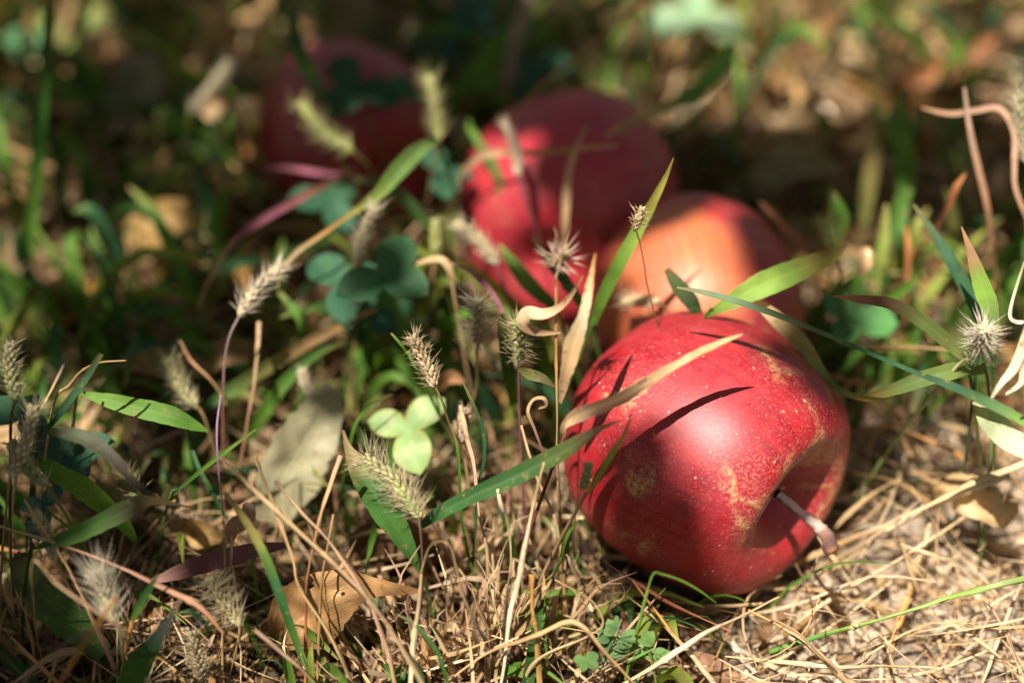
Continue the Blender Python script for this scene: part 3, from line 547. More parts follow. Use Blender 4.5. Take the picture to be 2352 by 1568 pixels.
blade('thin teal grass blade curving upright left of stalk', [(1060,872,388),(1085,925,388),(1108,985,390),(1112,1050,392),(1100,1110,396),(1090,1230,404)], [3,9,11,10,9,9], [TEAL], 'e')
blade('fine bright green blade upright by the teal one', [(1035,974,384),(1050,1030,384),(1056,1110,388),(1060,1190,394),(1080,1290,404)], [3,8,9,9,8], [GRN], 'e')
blade('tiny green sprout with curled top left of front apple', [(1335,1194,372),(1315,1210,374),(1298,1240,377),(1286,1290,384)], [6,9,10,8], [BGR,GRN], 'e')
blade('bent hairlike green blade before the base of front apple', [(1484,1368,374),(1500,1318,372),(1522,1318,372),(1570,1335,372),(1610,1358,374),(1645,1384,378)], [5,7,8,7,6,3], [BGR,GRN], 's')
blade('slender curved green blade low in the dry tuft', [(912,1410,368),(960,1440,366),(1005,1500,366),(1035,1590,372)], [4,10,11,10], [(.05,.15,.04),GRN], 'e')
blade('thin green blade arching left beyond three leaf clover bright', [(900,905,414),(850,930,410),(815,975,408),(800,1040,412)], [4,8,10,8], [GRN], 'e')
blade('thin curly green sprout near the tan round seed head', [(898,765,398),(920,790,398),(945,825,402)], [4,7,6], [GRN], 'e')
blade('long thin green blade slanting in shade left centre', [(588,985,398),(520,1035,396),(455,1085,396),(390,1140,400)], [4,11,12,8], [GRN,(.06,.15,.05)], 'e')
blade('thin teal blade lying right of long slanting blade', [(430,985,410),(450,1060,406),(480,1120,405),(520,1190,408)], [5,12,12,8], [TEAL,DGR], 's')
e = empty('green_stem', fix(P(1770,1500,420)), 'long jointed green stem lying across straw at lower right', 'grass stem')
straw(None, [(1765,1496,398),(1860,1468,396),(1960,1440,394),(2080,1402,392),(2200,1368,390),(2290,1345,388),(2370,1325,386)], [14,17,17,18,19,21,22], [GRN,(.09,.22,.05),BGR,(.26,.34,.12),BGR,(.30,.36,.14),BGR], None, 'stalk', parent=e)
for px_, py_ in ((1965,1438),(2165,1378)): straw(None, [(px_-9,py_+3,393),(px_,py_,392),(px_+9,py_-3,391)], [16,22,16], [(.42,.40,.18)], None, 'joint', parent=e)
# loose stalks across the front
ST = [
 ('white straw standing upright right of the dark green blade', [(1251,1062,368),(1222,1170,369),(1196,1300,371),(1170,1430,375),(1148,1580,382)], [13,13,14,13,12], [STR,WST,(.66,.58,.42),WST], 'e'),
 ('long pinkish stalk crossing the bottom left from mid leaf', [(502,1048,362),(600,1140,361),(720,1252,360),(830,1360,360),(900,1450,361),(975,1580,364)], [9,13,15,16,16,16], [PST,STR,PST,PST,mixc(PST,PUR,.3)], 'e'),
 ('tan stalk leaning over the dull olive leaf', [(585,1048,372),(612,1120,370),(640,1195,369),(672,1285,370),(690,1350,372),(770,1480,378)], [8,12,12,13,13,12], [STR,TAN,STR,PST], 'e'),
 ('pink stalk beginning on the dull olive leaf', [(632,1105,372),(700,1185,369),(760,1250,368),(830,1350,368),(880,1460,372),(905,1560,376)], [9,13,13,14,13,12], [PST,(.45,.28,.19),PST], 'e'),
 ('brown stalk leaning right with its top by dark hollow', [(782,1046,376),(755,1120,374),(730,1200,372),(712,1290,372),(703,1400,376)], [12,13,12,11,8], [PST,TAN,RBR,ORG], 'e'),
 ('thin brown stalk over the orange fallen leaf', [(764,1180,372),(750,1260,372),(738,1350,374),(732,1460,380)], [7,9,9,8], [TAN,TAN], 'e'),
 ('pale yellowish stalk upright at bottom near the leaf tip', [(968,1320,366),(960,1400,366),(948,1490,368),(940,1590,372)], [7,14,15,16], [STR,WST,WST], 'e'),
 ('thin violet stem upright left of green yellow tipped blade', [(507,905,378),(499,980,376),(500,1060,374),(512,1180,372),(516,1300,374),(512,1420,380)], [6,7,7,7,7,7], [(.22,.13,.2),(.2,.12,.18),TAN,STR], 'e'),
 ('upright tan stem topped by a shrivelled curl', [(532,1215,384),(530,1280,382),(525,1370,382),(512,1480,386),(508,1580,392)], [11,11,12,13,13], [PST,TAN,STR], 'e'),
 ('long rosy flat stalk descending over lower left corner', [(-10,1205,374),(120,1245,371),(260,1295,368),(380,1352,366),(460,1395,366),(515,1455,368)], [7,10,14,17,18,10], [PST,(.36,.21,.14),(.38,.21,.13),(.36,.17,.09)], None),
 ('short pink stalk end poking out at bottom by the pale root tuft', [(587,1446,362),(640,1492,364),(700,1545,368),(740,1590,372)], [10,10,9,8], [(.40,.28,.18),PST], 'e'),
 ('blurred orange stick rising in bottom left corner', [(268,1370,335),(215,1445,338),(160,1530,342),(130,1600,346)], [10,15,18,20], [ORG,(.36,.15,.06),RBR], 'e'),
 ('blurred mauve stem in bottom left corner', [(270,1428,336),(200,1450,338),(120,1500,340),(50,1580,345)], [7,10,12,14], [mixc(PUR,TAN,.4),(.26,.17,.12),TAN], 'e'),
 ('pale pink branching stem above the mauve stem', [(75,1290,352),(130,1340,350),(210,1395,346),(275,1440,344),(282,1480,345),(235,1500,347)], [6,9,9,8,7,4], [TAN,(.34,.23,.17)], 's'),
 ('tan stalk leaning against the brown blade in left corner', [(55,1145,372),(110,1230,371),(155,1300,371),(185,1360,374)], [6,11,14,12], [TAN,(.36,.2,.14)], 'e'),
 ('pale twisted straw joined to blackened tip at left', [(148,835,378),(130,872,376),(105,920,376),(80,960,378),(50,1010,382)], [8,12,12,10,8], [BLK,STR,STR,WST], 'e'),
 ('thin tan curl crossing the dark cut blade', [(290,828,380),(230,832,378),(190,850,377),(160,885,378),(120,940,380)], [4,8,10,9,8], [TAN,TAN], 'e'),
 ('thin curved straw arch rising in front of dark hollow', [(965,1325,372),(985,1260,366),(1010,1243,365),(1035,1255,365),(1050,1310,367),(1070,1385,372),(1120,1480,382)], [5,5,5,5,6,7,8], [STR,TAN,STR,BLK,TAN], 'e'),
 ('grey weathered double straw with black specks under green blade', [(1143,1122,376),(1150,1160,375),(1165,1200,374),(1172,1280,375),(1165,1370,380)], [10,12,11,10,9], [WST,BLK,STR,BLK,STR], 'e'),
 ('short split amber stub at bottom centre', [(1220,1320,370),(1222,1380,371),(1235,1450,374),(1240,1530,380)], [20,20,18,16], [ORG,(.42,.25,.08),TAN], 'e'),
 ('bent tan straw with elbow at bottom centre', [(1275,1330,374),(1330,1360,372),(1365,1385,372),(1385,1430,374),(1350,1460,374),(1230,1520,378)], [6,7,8,9,9,10], [TAN,PST,STR], 'e'),
 ('long stick bent over at the weeds with sloping end', [(1030,1560,376),(1120,1500,374),(1240,1455,372),(1320,1430,371),(1385,1495,370),(1450,1560,372),(1480,1600,374)], [10,12,14,16,14,16,16], [STR,TAN,STR,TAN,(.45,.3,.15)], None),
 ('tan stalk upright left of the front apple base', [(1197,975,392),(1230,1090,392),(1270,1180,394),(1290,1270,398),(1300,1420,408)], [6,10,14,17,16], [PST,PST,TAN,(.45,.32,.24)], 'e'),
 ('thick pink stalk rising behind the dark green blade', [(1060,930,398),(1072,1010,394),(1090,1080,392),(1100,1180,392),(1118,1260,396),(1130,1370,404)], [14,14,12,12,22,24], [PST,(.45,.27,.2),PST,(.40,.2,.12)], 'e'),
 ('yellow straw with dark top slanting out from under front apple', [(1452,1330,384),(1500,1395,381),(1560,1470,379),(1610,1530,380),(1660,1600,384)], [9,13,15,16,16], [RBR,ORG,WST,WST,STR], 'e'),
 ('red brown stick lying right beneath front apple', [(1390,1290,392),(1450,1330,388),(1530,1380,386),(1600,1415,386),(1680,1450,390)], [6,10,13,12,10], [(.2,.08,.06),RBR,(.34,.14,.09)], None),
 ('pale straw crossing weeds at bottom toward lower right', [(1390,1590,376),(1500,1530,375),(1580,1480,374),(1650,1440,374),(1790,1370,380)], [12,15,16,14,10], [STR,WST,WST,STR], None),
 ('long level yellow straw lying across lower right', [(1660,1505,392),(1790,1518,388),(1900,1530,386),(2020,1530,385),(2100,1530,385),(2190,1535,386)], [6,13,15,15,13,3], [STR,WST,STR,WST], None),
 ('brown yellow straw descending from grain husk to bottom edge', [(1720,1400,394),(1800,1440,390),(1870,1490,386),(1930,1550,384),(1970,1600,384)], [12,16,18,18,18], [ORG,STR,TAN,STR], None),
 ('fine dark twig with forks lying at bottom right', [(1780,1422,384),(1830,1452,382),(1880,1500,382),(1925,1545,384),(1960,1600,388)], [4,7,8,9,10], [TAN,(.24,.15,.10),DBR], None),
 ('long pale straw running from apple stem tip to right frame edge', [(1700,1338,436),(1830,1290,428),(1950,1240,422),(2080,1185,416),(2210,1120,410),(2370,1055,404)], [10,16,18,22,22,20], [TAN,STR,TAN,WST,STR,WST], None),
 ('broken bright straw above the husk leaf', [(2030,1215,424),(2120,1170,418),(2220,1128,414),(2320,1090,410)], [12,22,24,20], [WST,(.66,.55,.36),WST], None),
 ('straw standing on end in bright soil', [(2140,1180,424),(2120,1260,420),(2090,1360,416),(2060,1450,412),(2030,1560,408)], [22,24,22,20,18], [WST,STR,ORG,STR], None),
 ('thin slanting straw over bright soil', [(2240,1170,420),(2150,1230,416),(2040,1300,412),(1900,1380,408),(1830,1430,406)], [8,12,13,12,8], [STR,WST,STR], None),
 ('grey straw slanting down at far lower right', [(2370,1290,404),(2320,1400,402),(2280,1500,400),(2240,1600,398)], [10,12,12,12], [(.45,.38,.3),WST], None),
 ('long thin straw on grey soil in lower right corner', [(2150,1410,404),(2230,1460,400),(2300,1510,398),(2370,1560,396)], [8,11,11,12], [WST,STR], None),
 ('horizontal tan straw behind the twisted olive blade', [(1940,790,430),(2010,796,428),(2080,798,428),(2160,802,430),(2230,806,434)], [8,13,14,13,8], [STR,(.5,.32,.14),STR], None),
 ('brown stick slanting right of the front apple', [(2040,940,440),(2080,1020,438),(2120,1090,438),(2150,1140,440)], [12,14,14,10], [TAN,(.3,.17,.1)], None),
 ('curved brown stick arching right of the front apple', [(1950,1000,450),(2000,980,444),(2080,990,438),(2150,1020,434),(2230,1060,432)], [8,11,12,12,8], [(.3,.15,.08),ORG], None),
 ('tan straw lying between stem tip and soil', [(1880,1230,424),(1920,1290,420),(1960,1350,418),(1985,1395,418)], [8,15,14,8], [STR,WST], None),
 ('thin orange straw below apple stem', [(1835,1270,420),(1870,1320,416),(1920,1385,414),(1950,1420,414)], [7,13,13,8], [ORG,STR], None),
 ('flat pinkish straw at right of dark shadow', [(2070,1100,430),(2010,1130,430),(1960,1170,432),(1900,1230,436)], [8,14,14,8], [STR,PST], None),
 ('orange stick low behind front apple at right', [(1880,850,450),(1950,875,446),(2020,880,444)], [8,12,8], [(.45,.22,.08)], None),
 ('slim brown stem upright left of pale round leaf', [(595,740,430),(590,830,426),(575,930,424),(560,1030,424),(548,1120,428)], [12,13,13,12,10], [PST,(.3,.15,.09),(.36,.15,.1)], 'e'),
 ('pinkish stem slanting left of sweeping green blades', [(410,785,430),(440,830,428),(490,880,426),(520,930,426)], [6,10,10,8], [(.33,.15,.12),TAN], 's'),
 ('brown twig curving in the left background', [(292,540,510),(295,600,506),(280,670,504),(262,740,504),(240,830,506)], [10,14,14,12,8], [TAN,DBR,ORG], 'e'),
]
for lab, pts, w_, cols, rt in ST:
    straw(lab, pts, w_, cols, rt, cat='stalk' if rt else 'straw')
# ------------------------------------------------------------------ foxtails
FT = [
 dict(label='cream foxtail head standing beside the three leaf clover', tip=(862,478,430), base=(822,615,434), stalk=[(817,680,438),(815,780,446)], core=1.9, bl=6, nb=300, g=(.5,.42,.26), b=(.66,.57,.42), sw=7, sc=(DBR,TAN), spread=.6),
 dict(label='fluffy cream foxtail leaning right on a thin curved violet stem', tip=(645,612,418), base=(552,722,414), stalk=[(528,770,412),(516,830,412),(513,900,414),(512,1000,420)], core=1.9, bl=7.5, nb=320, g=(.5,.42,.28), b=(.66,.58,.45), sw=6, sc=((.2,.16,.17),RBR), spread=.65),
 dict(label='yellow green foxtail drooping over dark furthest apple', tip=(690,238,474), base=(808,345,472), stalk=[(835,370,474),(870,420,480)], core=2.6, bl=8, nb=300, g=(.26,.30,.06), b=(.38,.38,.16), spread=.8, sc=(OLV,OLV)),
 dict(label='upright yellow green foxtail between dark apple and crimson apple', tip=(985,180,478), base=(1008,318,476), stalk=[(1000,370,478),(985,450,484)], core=2.4, bl=8, nb=280, g=(.28,.30,.07), b=(.40,.36,.18), spread=.8, sc=(OLV,PUR)),
 dict(label='cream foxtail in front of upper left of crimson apple', tip=(1160,285,462), base=(1190,400,460), stalk=[(1205,450,462),(1235,540,468)], core=2.1, bl=5, nb=260, g=(.55,.42,.30), b=(.66,.52,.38), spread=.55, sc=(PUR,DBR)),
 dict(label='large grey blurred foxtail at top centre', tip=(1218,-10,545), base=(1165,190,545), stalk=[(1160,240,550),(1158,300,556)], core=4.5, bl=8, nb=300, g=(.32,.22,.14), b=(.42,.32,.22), spread=.6, sc=(TAN,TAN)),
 dict(label='pale foxtail leaning left against left flank of crimson apple', tip=(1048,512,446), base=(1140,605,442), stalk=[(1155,650,442),(1180,730,446)], core=2.6, bl=6, nb=320, g=(.46,.37,.22), b=(.60,.50,.34), spread=.75, sc=(PUR,DBR)),
 dict(label='tiny dry foxtail tuft on hair stem above orange flushed apple', tip=(1475,482,386), base=(1460,525,388), stalk=[(1470,560,390),(1480,610,394),(1495,690,402)], core=.9, bl=5.0, nb=75, g=(.38,.28,.14), b=(.60,.46,.28), spread=1.2, sc=(TAN,RBR), sw=5),
 dict(label='round pale foxtail seen end on left of the curled pink leaf', tip=(1098,690,402), base=(1098,782,412), stalk=[(1095,830,416),(1092,900,424)], core=3.0, bl=7, nb=320, g=(.40,.35,.2), b=(.60,.54,.38), spread=1.1, sc=(OLV,TAN)),
 dict(label='round green foxtail showing white grains right beside tall dry grass', tip=(1185,740,376), base=(1192,822,386), stalk=[(1192,880,390),(1194,960,396)], core=2.2, bl=7, nb=240, g=(.24,.30,.09), b=(.50,.42,.22), spread=1.25, sc=(DBR,PUR), sw=8),
 dict(label='tan foxtail leaning left above the bright clover', tip=(948,775,386), base=(998,885,388), stalk=[(1015,920,390),(1040,990,398)], core=2.2, bl=5.2, nb=300, g=(.40,.29,.17), b=(.56,.44,.26), spread=.95, sc=(OLV,TAN), sw=6),
 dict(label='long bristled green foxtail arching over dark green leaf', tip=(838,1050,377), base=(960,1182,372), stalk=[(966,1220,373),(970,1290,378),(968,1370,386)], core=2.5, bl=9.5, nb=420, g=(.30,.36,.10), b=(.60,.50,.32), spread=.95, sc=((.15,.08,.07),DBR), sw=7, tipc=(.38,.36,.16)),
 dict(label='green foxtail with spiky cream top at left frame edge', tip=(22,790,372), base=(36,915,374), stalk=[(26,960,376),(24,1030,380)], core=2.2, bl=6.5, nb=220, g=(.16,.26,.06), b=(.50,.40,.26), spread=.9, sc=(DBR,DBR), sw=9, tipc=(.4,.34,.2)),
 dict(label='cream foxtail with plump grains at left under cut blade', tip=(78,935,370), base=(28,1090,371), stalk=[(20,1120,373)], core=2.4, bl=6.5, nb=240, g=(.48,.40,.24), b=(.60,.50,.34), spread=.9),
 dict(label='greenish foxtail on thick dark stem below plump grained one', tip=(25,1015,374), base=(105,1110,372), stalk=[(150,1180,373),(195,1260,376),(240,1340,382)], core=2.4, bl=6, nb=200, g=(.22,.30,.10), b=(.50,.42,.26), spread=.85, sc=(OLV,(.10,.10,.04)), sw=13),
 dict(label='grey silky foxtail with long straight bristles lower left', tip=(228,1325,362), base=(265,1430,364), stalk=[(278,1470,366),(285,1560,372)], core=1.6, bl=11, nb=300, g=(.34,.32,.18), b=(.60,.52,.40), spread=.55, sc=((.16,.22,.08),OLV), sw=8),
 dict(label='brown bristly foxtail lying by the tan stem', tip=(482,1330,370), base=(552,1435,372), stalk=[(545,1480,376),(530,1540,382)], core=1.7, bl=8, nb=330, g=(.26,.23,.10), b=(.46,.37,.23), spread=1.15, sc=(TAN,OLV), sw=6),
 dict(label='dim tan foxtail near bottom edge left', tip=(438,1455,378), base=(465,1560,382), stalk=[(470,1600,386)], core=2.0, bl=6.5, nb=260, g=(.26,.2,.11), b=(.42,.33,.2), spread=1.0),
 dict(label='small green brown foxtail behind dark purple green blade', tip=(280,1085,398), base=(315,1140,396), stalk=[(300,1180,398),(280,1240,404)], core=2.4, bl=6, nb=200, g=(.2,.26,.08), b=(.40,.3,.15), spread=1.0),
 dict(label='pale yellowish small foxtail on left corner leaf', tip=(78,1175,374), base=(125,1280,376), stalk=[(150,1330,380)], core=2.0, bl=5, nb=160, g=(.42,.38,.2), b=(.5,.42,.26), spread=.8),
 dict(label='white sunlit foxtail tuft seen end on by right frame edge', tip=(2262,752,374), base=(2258,800,386), stalk=[(2235,822,388),(2190,850,394)], core=3.2, bl=7, nb=420, g=(.62,.55,.40), b=(.75,.68,.55), spread=1.35, sc=(WST,BGR), sw=10),  # whiter than the other heads: blown-out sun put into its colour
 dict(label='round yellow green foxtail behind bright broad blade', tip=(1888,505,434), base=(1918,575,430), stalk=[(1930,620,436),(1935,700,446)], core=3.0, bl=6, nb=260, g=(.28,.32,.05), b=(.38,.40,.12), spread=1.1, sc=(OLV,OLV)),
 dict(label='pale green foxtail above the bright level leaf at left', tip=(385,828,425), base=(452,930,422), stalk=[(470,960,424),(490,1020,430)], core=2.4, bl=7, nb=280, g=(.30,.29,.12), b=(.46,.42,.24), spread=.9),
 dict(label='blurred grey foxtail with sunlit base in dark upper left', tip=(528,145,545), base=(440,255,545), stalk=[(430,300,548),(432,370,552)], core=3.0, bl=7, nb=240, g=(.38,.34,.22), b=(.5,.44,.32), spread=.6, sc=(YGR,OLV)),
 dict(label='faint pale foxtail low before the orange flushed apple', tip=(1432,690,434), base=(1510,690,430), stalk=[(1530,710,432),(1545,740,438)], core=2.2, bl=6, nb=220, g=(.5,.4,.22), b=(.6,.46,.28), spread=.9),
 dict(label='cream blurred foxtail cut by right frame edge', tip=(2352,150,430), base=(2362,370,430), stalk=[(2368,450,434)], core=3.4, bl=7, nb=300, g=(.42,.38,.22), b=(.6,.52,.36), spread=.7),
 dict(label='faint tan foxtail in upper background above dark apple', tip=(950,60,600), base=(905,140,598), stalk=[(900,190,600)], core=3.4, bl=7, nb=200, g=(.34,.26,.17), b=(.44,.34,.24), spread=.6),
 dict(label='faint cream foxtail in left background above yellow leaf', tip=(232,455,540), base=(222,530,540), stalk=[(220,580,542)], core=3.0, bl=6, nb=180, g=(.44,.36,.24), b=(.5,.42,.3), spread=.6),
 dict(label='small yellow green foxtail bud behind three leaf clover', tip=(1003,505,452), base=(1000,575,452), stalk=[(995,630,456)], core=2.4, bl=4, nb=100, g=(.26,.30,.05), b=(.34,.36,.1), spread=.6),
 dict(label='small pale foxtail bud over the dull olive leaf tip', tip=(695,850,430), base=(715,905,430), stalk=[(730,950,434)], core=2.2, bl=4, nb=100, g=(.46,.38,.26), b=(.5,.42,.3), spread=.6),
 dict(label='pinkish shrivelled foxtail head right of bright clover', tip=(1068,940,404), base=(1062,1010,404), stalk=[(1072,1080,408)], core=2.4, bl=4, nb=120, g=(.40,.27,.2), b=(.5,.36,.28), spread=.6),
]
for f in FT: foxtail(**f)
# ------------------------------------------------------------------ clovers
def leaflet(parent, c, tipdir, r, col, nrm, spot=None):
    """obovate leaflet; c its attachment point, tipdir a unit vector in its plane"""
    mb = MB(); s = nrm.cross(tipdir).normalized(); NL, NW = 12, 9; vs = []; cs = []; uvs = []
    for j in range(NL+1):
        t = j/NL; wdt = (math.sin(math.pi*min(1, t)**.80))**.62*(.55+.45*t) if 0 < t < 1 else 0.001
        for i in range(NW):
            u = i/(NW-1)*2-1; notch = -.07*max(0, 1-abs(u)*2.2)*max(0, t-.8)*5
            rip = .03*noise.noise(Vector((t*4, u*3, r*900)))
            vs.append(c + tipdir*(r*2*(t+notch)*(1-.04*u*u)) + s*(u*r*.98*wdt) + nrm*(r*(.24*abs(u)*wdt - .22*t*t + rip)))
            ed = max(0, max(abs(u)-.55, t-.75))*1.6; base_ = mixc(col, (.30,.32,.07), min(.7, ed)) if spot and col[0] > .15 else col; cs.append(base_ if spot is None or abs(t-.45-.15*abs(u)) > .12 else mixc(base_, spot, .35)); uvs.append(((u+1)/2, t))
    fs = [(j*NW+i, j*NW+i+1, (j+1)*NW+i+1, (j+1)*NW+i) for j in range(NL) for i in range(NW-1)]
    mb.add(vs, fs, cs, uvs); mb.build('leaflet', M_CLOVER, parent)
def clover(label, cx, cy, d, leafs, col, spot=None, tilt=(0,.55,-.8), stalkw=6):
    """leafs: (angle in degrees seen from the eye, radius px)"""
    c = fix(P(cx, cy, d)); g = Vector((c.x+.004, c.y+.006, gz(c.x, c.y)-.001)); e = empty('clover', g, label, 'clover', 'clover plants among the grass')
    mb = MB(); r = W2(stalkw, d)*.5; tube(mb, [g, g.lerp(c,.5)+Vector((.004,.003,.002)), c], [r*1.2, r, r*.8], [OLV, GRN], 6, 10); mb.build('stalk', M_STALK, e)
    n0 = cv(*tilt)
    for k, (a, rp) in enumerate(leafs):
        a = math.radians(a); v = CR*math.cos(a)+CU*math.sin(a); nn = (n0 + Vector((random.gauss(0,.12), random.gauss(0,.12), 0)) - v*.12).normalized(); v = (v-nn*v.dot(nn)).normalized()
        leaflet(e, c+nn*.0003*k, v, W2(rp*1.22, d), mixc(col, (col[0]*1.3, col[1]*1.15, col[2]), random.random()*.5), nn, spot)
BLG=(.045,.13,.06); SUNC=(.22,.36,.15)  # clover colours below carry the light: pale where sunlit, dark where shaded
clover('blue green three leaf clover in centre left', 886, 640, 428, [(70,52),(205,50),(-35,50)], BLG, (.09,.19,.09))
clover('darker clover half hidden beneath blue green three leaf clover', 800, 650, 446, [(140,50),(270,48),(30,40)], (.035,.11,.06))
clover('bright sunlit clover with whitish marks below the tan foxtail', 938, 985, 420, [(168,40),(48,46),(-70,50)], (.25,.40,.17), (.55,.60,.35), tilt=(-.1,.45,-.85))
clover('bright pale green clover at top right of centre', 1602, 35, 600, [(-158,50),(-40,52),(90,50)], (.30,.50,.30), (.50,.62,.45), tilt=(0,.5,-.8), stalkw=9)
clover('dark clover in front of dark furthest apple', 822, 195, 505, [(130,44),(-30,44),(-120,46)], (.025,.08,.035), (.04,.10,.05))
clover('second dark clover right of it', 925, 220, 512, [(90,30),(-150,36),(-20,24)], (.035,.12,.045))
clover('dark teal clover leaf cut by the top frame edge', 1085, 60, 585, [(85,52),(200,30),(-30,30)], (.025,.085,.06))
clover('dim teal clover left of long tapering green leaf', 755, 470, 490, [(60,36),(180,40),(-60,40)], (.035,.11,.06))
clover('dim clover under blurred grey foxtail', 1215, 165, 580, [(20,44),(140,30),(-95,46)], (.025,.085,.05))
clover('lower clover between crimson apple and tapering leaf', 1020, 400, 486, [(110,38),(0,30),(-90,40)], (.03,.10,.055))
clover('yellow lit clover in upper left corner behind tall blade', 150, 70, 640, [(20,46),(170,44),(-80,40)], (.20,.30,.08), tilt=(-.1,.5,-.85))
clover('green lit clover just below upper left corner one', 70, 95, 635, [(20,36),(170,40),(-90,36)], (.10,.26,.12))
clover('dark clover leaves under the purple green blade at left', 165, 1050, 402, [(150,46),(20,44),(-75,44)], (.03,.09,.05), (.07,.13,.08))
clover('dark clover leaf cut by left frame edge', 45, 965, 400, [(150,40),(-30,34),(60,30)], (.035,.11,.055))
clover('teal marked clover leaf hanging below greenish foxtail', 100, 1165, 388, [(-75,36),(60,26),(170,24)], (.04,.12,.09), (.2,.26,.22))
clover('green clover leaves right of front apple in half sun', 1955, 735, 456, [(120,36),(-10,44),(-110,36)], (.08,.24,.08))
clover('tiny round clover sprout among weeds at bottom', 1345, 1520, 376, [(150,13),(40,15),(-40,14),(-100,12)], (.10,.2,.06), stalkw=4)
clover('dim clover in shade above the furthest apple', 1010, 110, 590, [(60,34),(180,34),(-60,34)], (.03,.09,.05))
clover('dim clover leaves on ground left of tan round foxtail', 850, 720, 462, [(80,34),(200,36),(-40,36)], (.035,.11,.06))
# feathery weed at the bottom
def weed(label, pts, col, n=7):
    c0 = fix(P(*pts[0])); e = empty('weed', c0, label, 'weed'); q = [fix(P(*p)) for p in pts]
    mb = MB(); tube(mb, q, [.0006,.0005,.0003], [col]*2, 5, 10, .1); mb.build('stalk', M_STALK, e); lm = MB()
    for k in range(n):
        t = .25+.75*k/(n-1); p = samp(q, t); a = math.radians(90+(k%2*2-1)*random.uniform(25,80) - 30); v = (CR*math.cos(a)+CU*math.sin(a)-CF*random.uniform(-.3,.5)).normalized()
        for m_ in range(5):
            v2 = (v + CR*random.gauss(0,.35)+CU*random.gauss(0,.35)).normalized(); L = random.uniform(.0025,.0048)
            ribbon(lm, [p+v*.001, p+v*.001+v2*L*.5, p+v*.001+v2*L], [.0006,.0018,.0008], [col, mixc(col,(.3,.42,.15),.4)], 6, .3, .3, seed=k+m_, across=3)
    lm.build('leaves', M_CLOVER, e)
weed('feathery green weed rosette at bottom between straws', [(1440,1520,384),(1470,1505,380),(1500,1490,377)], (.13,.26,.07), 6)
weed('folded grey green seedling beside tiny clover sprout', [(1385,1520,382),(1400,1485,378),(1420,1455,374)], (.12,.24,.09), 8)
# ------------------------------------------------------------------ fallen leaves
def deadleaf(label, pts, w, cols, curl=.3, wav=.12, tilt=0., name='fallen_leaf', face=None, seg=40, across=15, holes=(), mat=None):
    q = [fix(P(*p)) for p in pts]; mb = MB(); ribbon(mb, q, [W2(a, p[2]) for a, p in zip(w, pts)], cols, seg, tilt, curl, .15, across, random.random()*9, face=face, rag=.12)
    v = mb.v
    for i, p in enumerate(v):
        n_ = noise.noise(Vector(p)*55)*wav*.012+noise.noise(Vector(p)*170)*wav*.004; v[i] = (p[0], p[1]-n_*.6, max(p[2]+n_, gz(p[0],p[1])+.0005))
    if holes:
        keep = []
        for f in mb.f:
            c = sum((Vector(v[i]) for i in f), Vector())/len(f); x, y, _ = proj(c)
            if all(math.hypot((x-hx)/hr, (y-hy)/(hr*1.6)) > 1 for hx, hy, hr in holes): keep.append(f)
        mb.f = keep
    return tag(mb.build(name, mat or M_LEAF, None, q[0]), label, 'leaf', 'dead leaves fallen in the grass')
deadleaf('orange brown leaf with a hole and pointed tip at bottom left', [(640,1470,400),(690,1420,396),(745,1385,392),(810,1352,388),(880,1345,384),(965,1348,380)], [70,160,150,92,40,6], [(.30,.17,.07),(.36,.20,.08),(.36,.21,.09),(.38,.22,.09),(.34,.18,.07)], .15, 1.0, -.2, holes=((712,1335,10),(790,1362,5)))
deadleaf('long dull olive grey leaf leaning in left centre', [(770,895,436),(735,960,430),(690,1030,426),(650,1110,424),(620,1200,424)], [40,110,140,130,70], [(.28,.26,.15),(.32,.30,.18),(.33,.31,.19),(.27,.24,.14)], .3, .3, .2)
deadleaf('grey olive upright leaf in dark upper left background', [(345,125,570),(320,180,566),(295,240,564),(270,310,566)], [40,105,115,50], [(.17,.16,.10),(.16,.15,.09),(.15,.12,.07)], .25, .4)
deadleaf('rounded golden brown leaf in left background', [(300,545,520),(350,528,516),(410,520,514),(470,548,516)], [40,110,120,50], [(.33,.21,.07),(.36,.23,.08),(.28,.18,.07)], .4, .6)
deadleaf('long brown leaf lying level below fluffy leaning foxtail', [(600,808,462),(520,812,458),(440,815,458),(350,828,460),(290,850,464)], [30,76,84,70,30], [(.24,.16,.07),(.27,.18,.08),(.22,.14,.06)], .3, .8)
deadleaf('brown leaf edge rising behind the level brown leaf', [(500,700,488),(440,735,486),(380,770,486),(310,800,490)], [20,52,48,20], [(.20,.13,.06)], .3, .6)
deadleaf('long grey olive leaf right behind orange flushed apple', [(1670,435,540),(1740,415,536),(1810,385,534),(1870,365,534),(1930,400,538)], [24,66,80,76,30], [(.22,.19,.11),(.26,.23,.15),(.24,.20,.11)], .35, .7)
deadleaf('tan rolled leaf above the long grey olive leaf', [(1690,340,560),(1770,330,556),(1850,315,556),(1910,300,560)], [20,40,46,20], [(.32,.23,.10)], .5, .5)
deadleaf('large brown leaf in top background left of centre', [(960,150,630),(880,90,626),(800,40,630),(720,-20,640)], [40,110,130,90], [(.22,.15,.09),(.20,.14,.08)], .2, .5)
deadleaf('bright curled husk leaf on bare soil at right', [(2140,1130,424),(2190,1120,418),(2240,1150,416),(2290,1180,414),(2330,1160,416)], [30,80,96,80,30], [(.50,.32,.14),(.62,.46,.26),(.55,.38,.18)], -.6, 1.1, .1)
deadleaf('dark brown leaf lying in the hollow at bottom centre', [(800,1255,424),(870,1235,420),(940,1240,420),(985,1270,424)], [40,90,90,30], [(.12,.065,.035)], .2, .6)
deadleaf('small brown leaf under yellow straw at bottom right', [(1540,1560,404),(1590,1530,400),(1650,1545,400),(1700,1590,404)], [20,60,70,30], [(.26,.15,.09),(.3,.17,.10)], .35, .8)
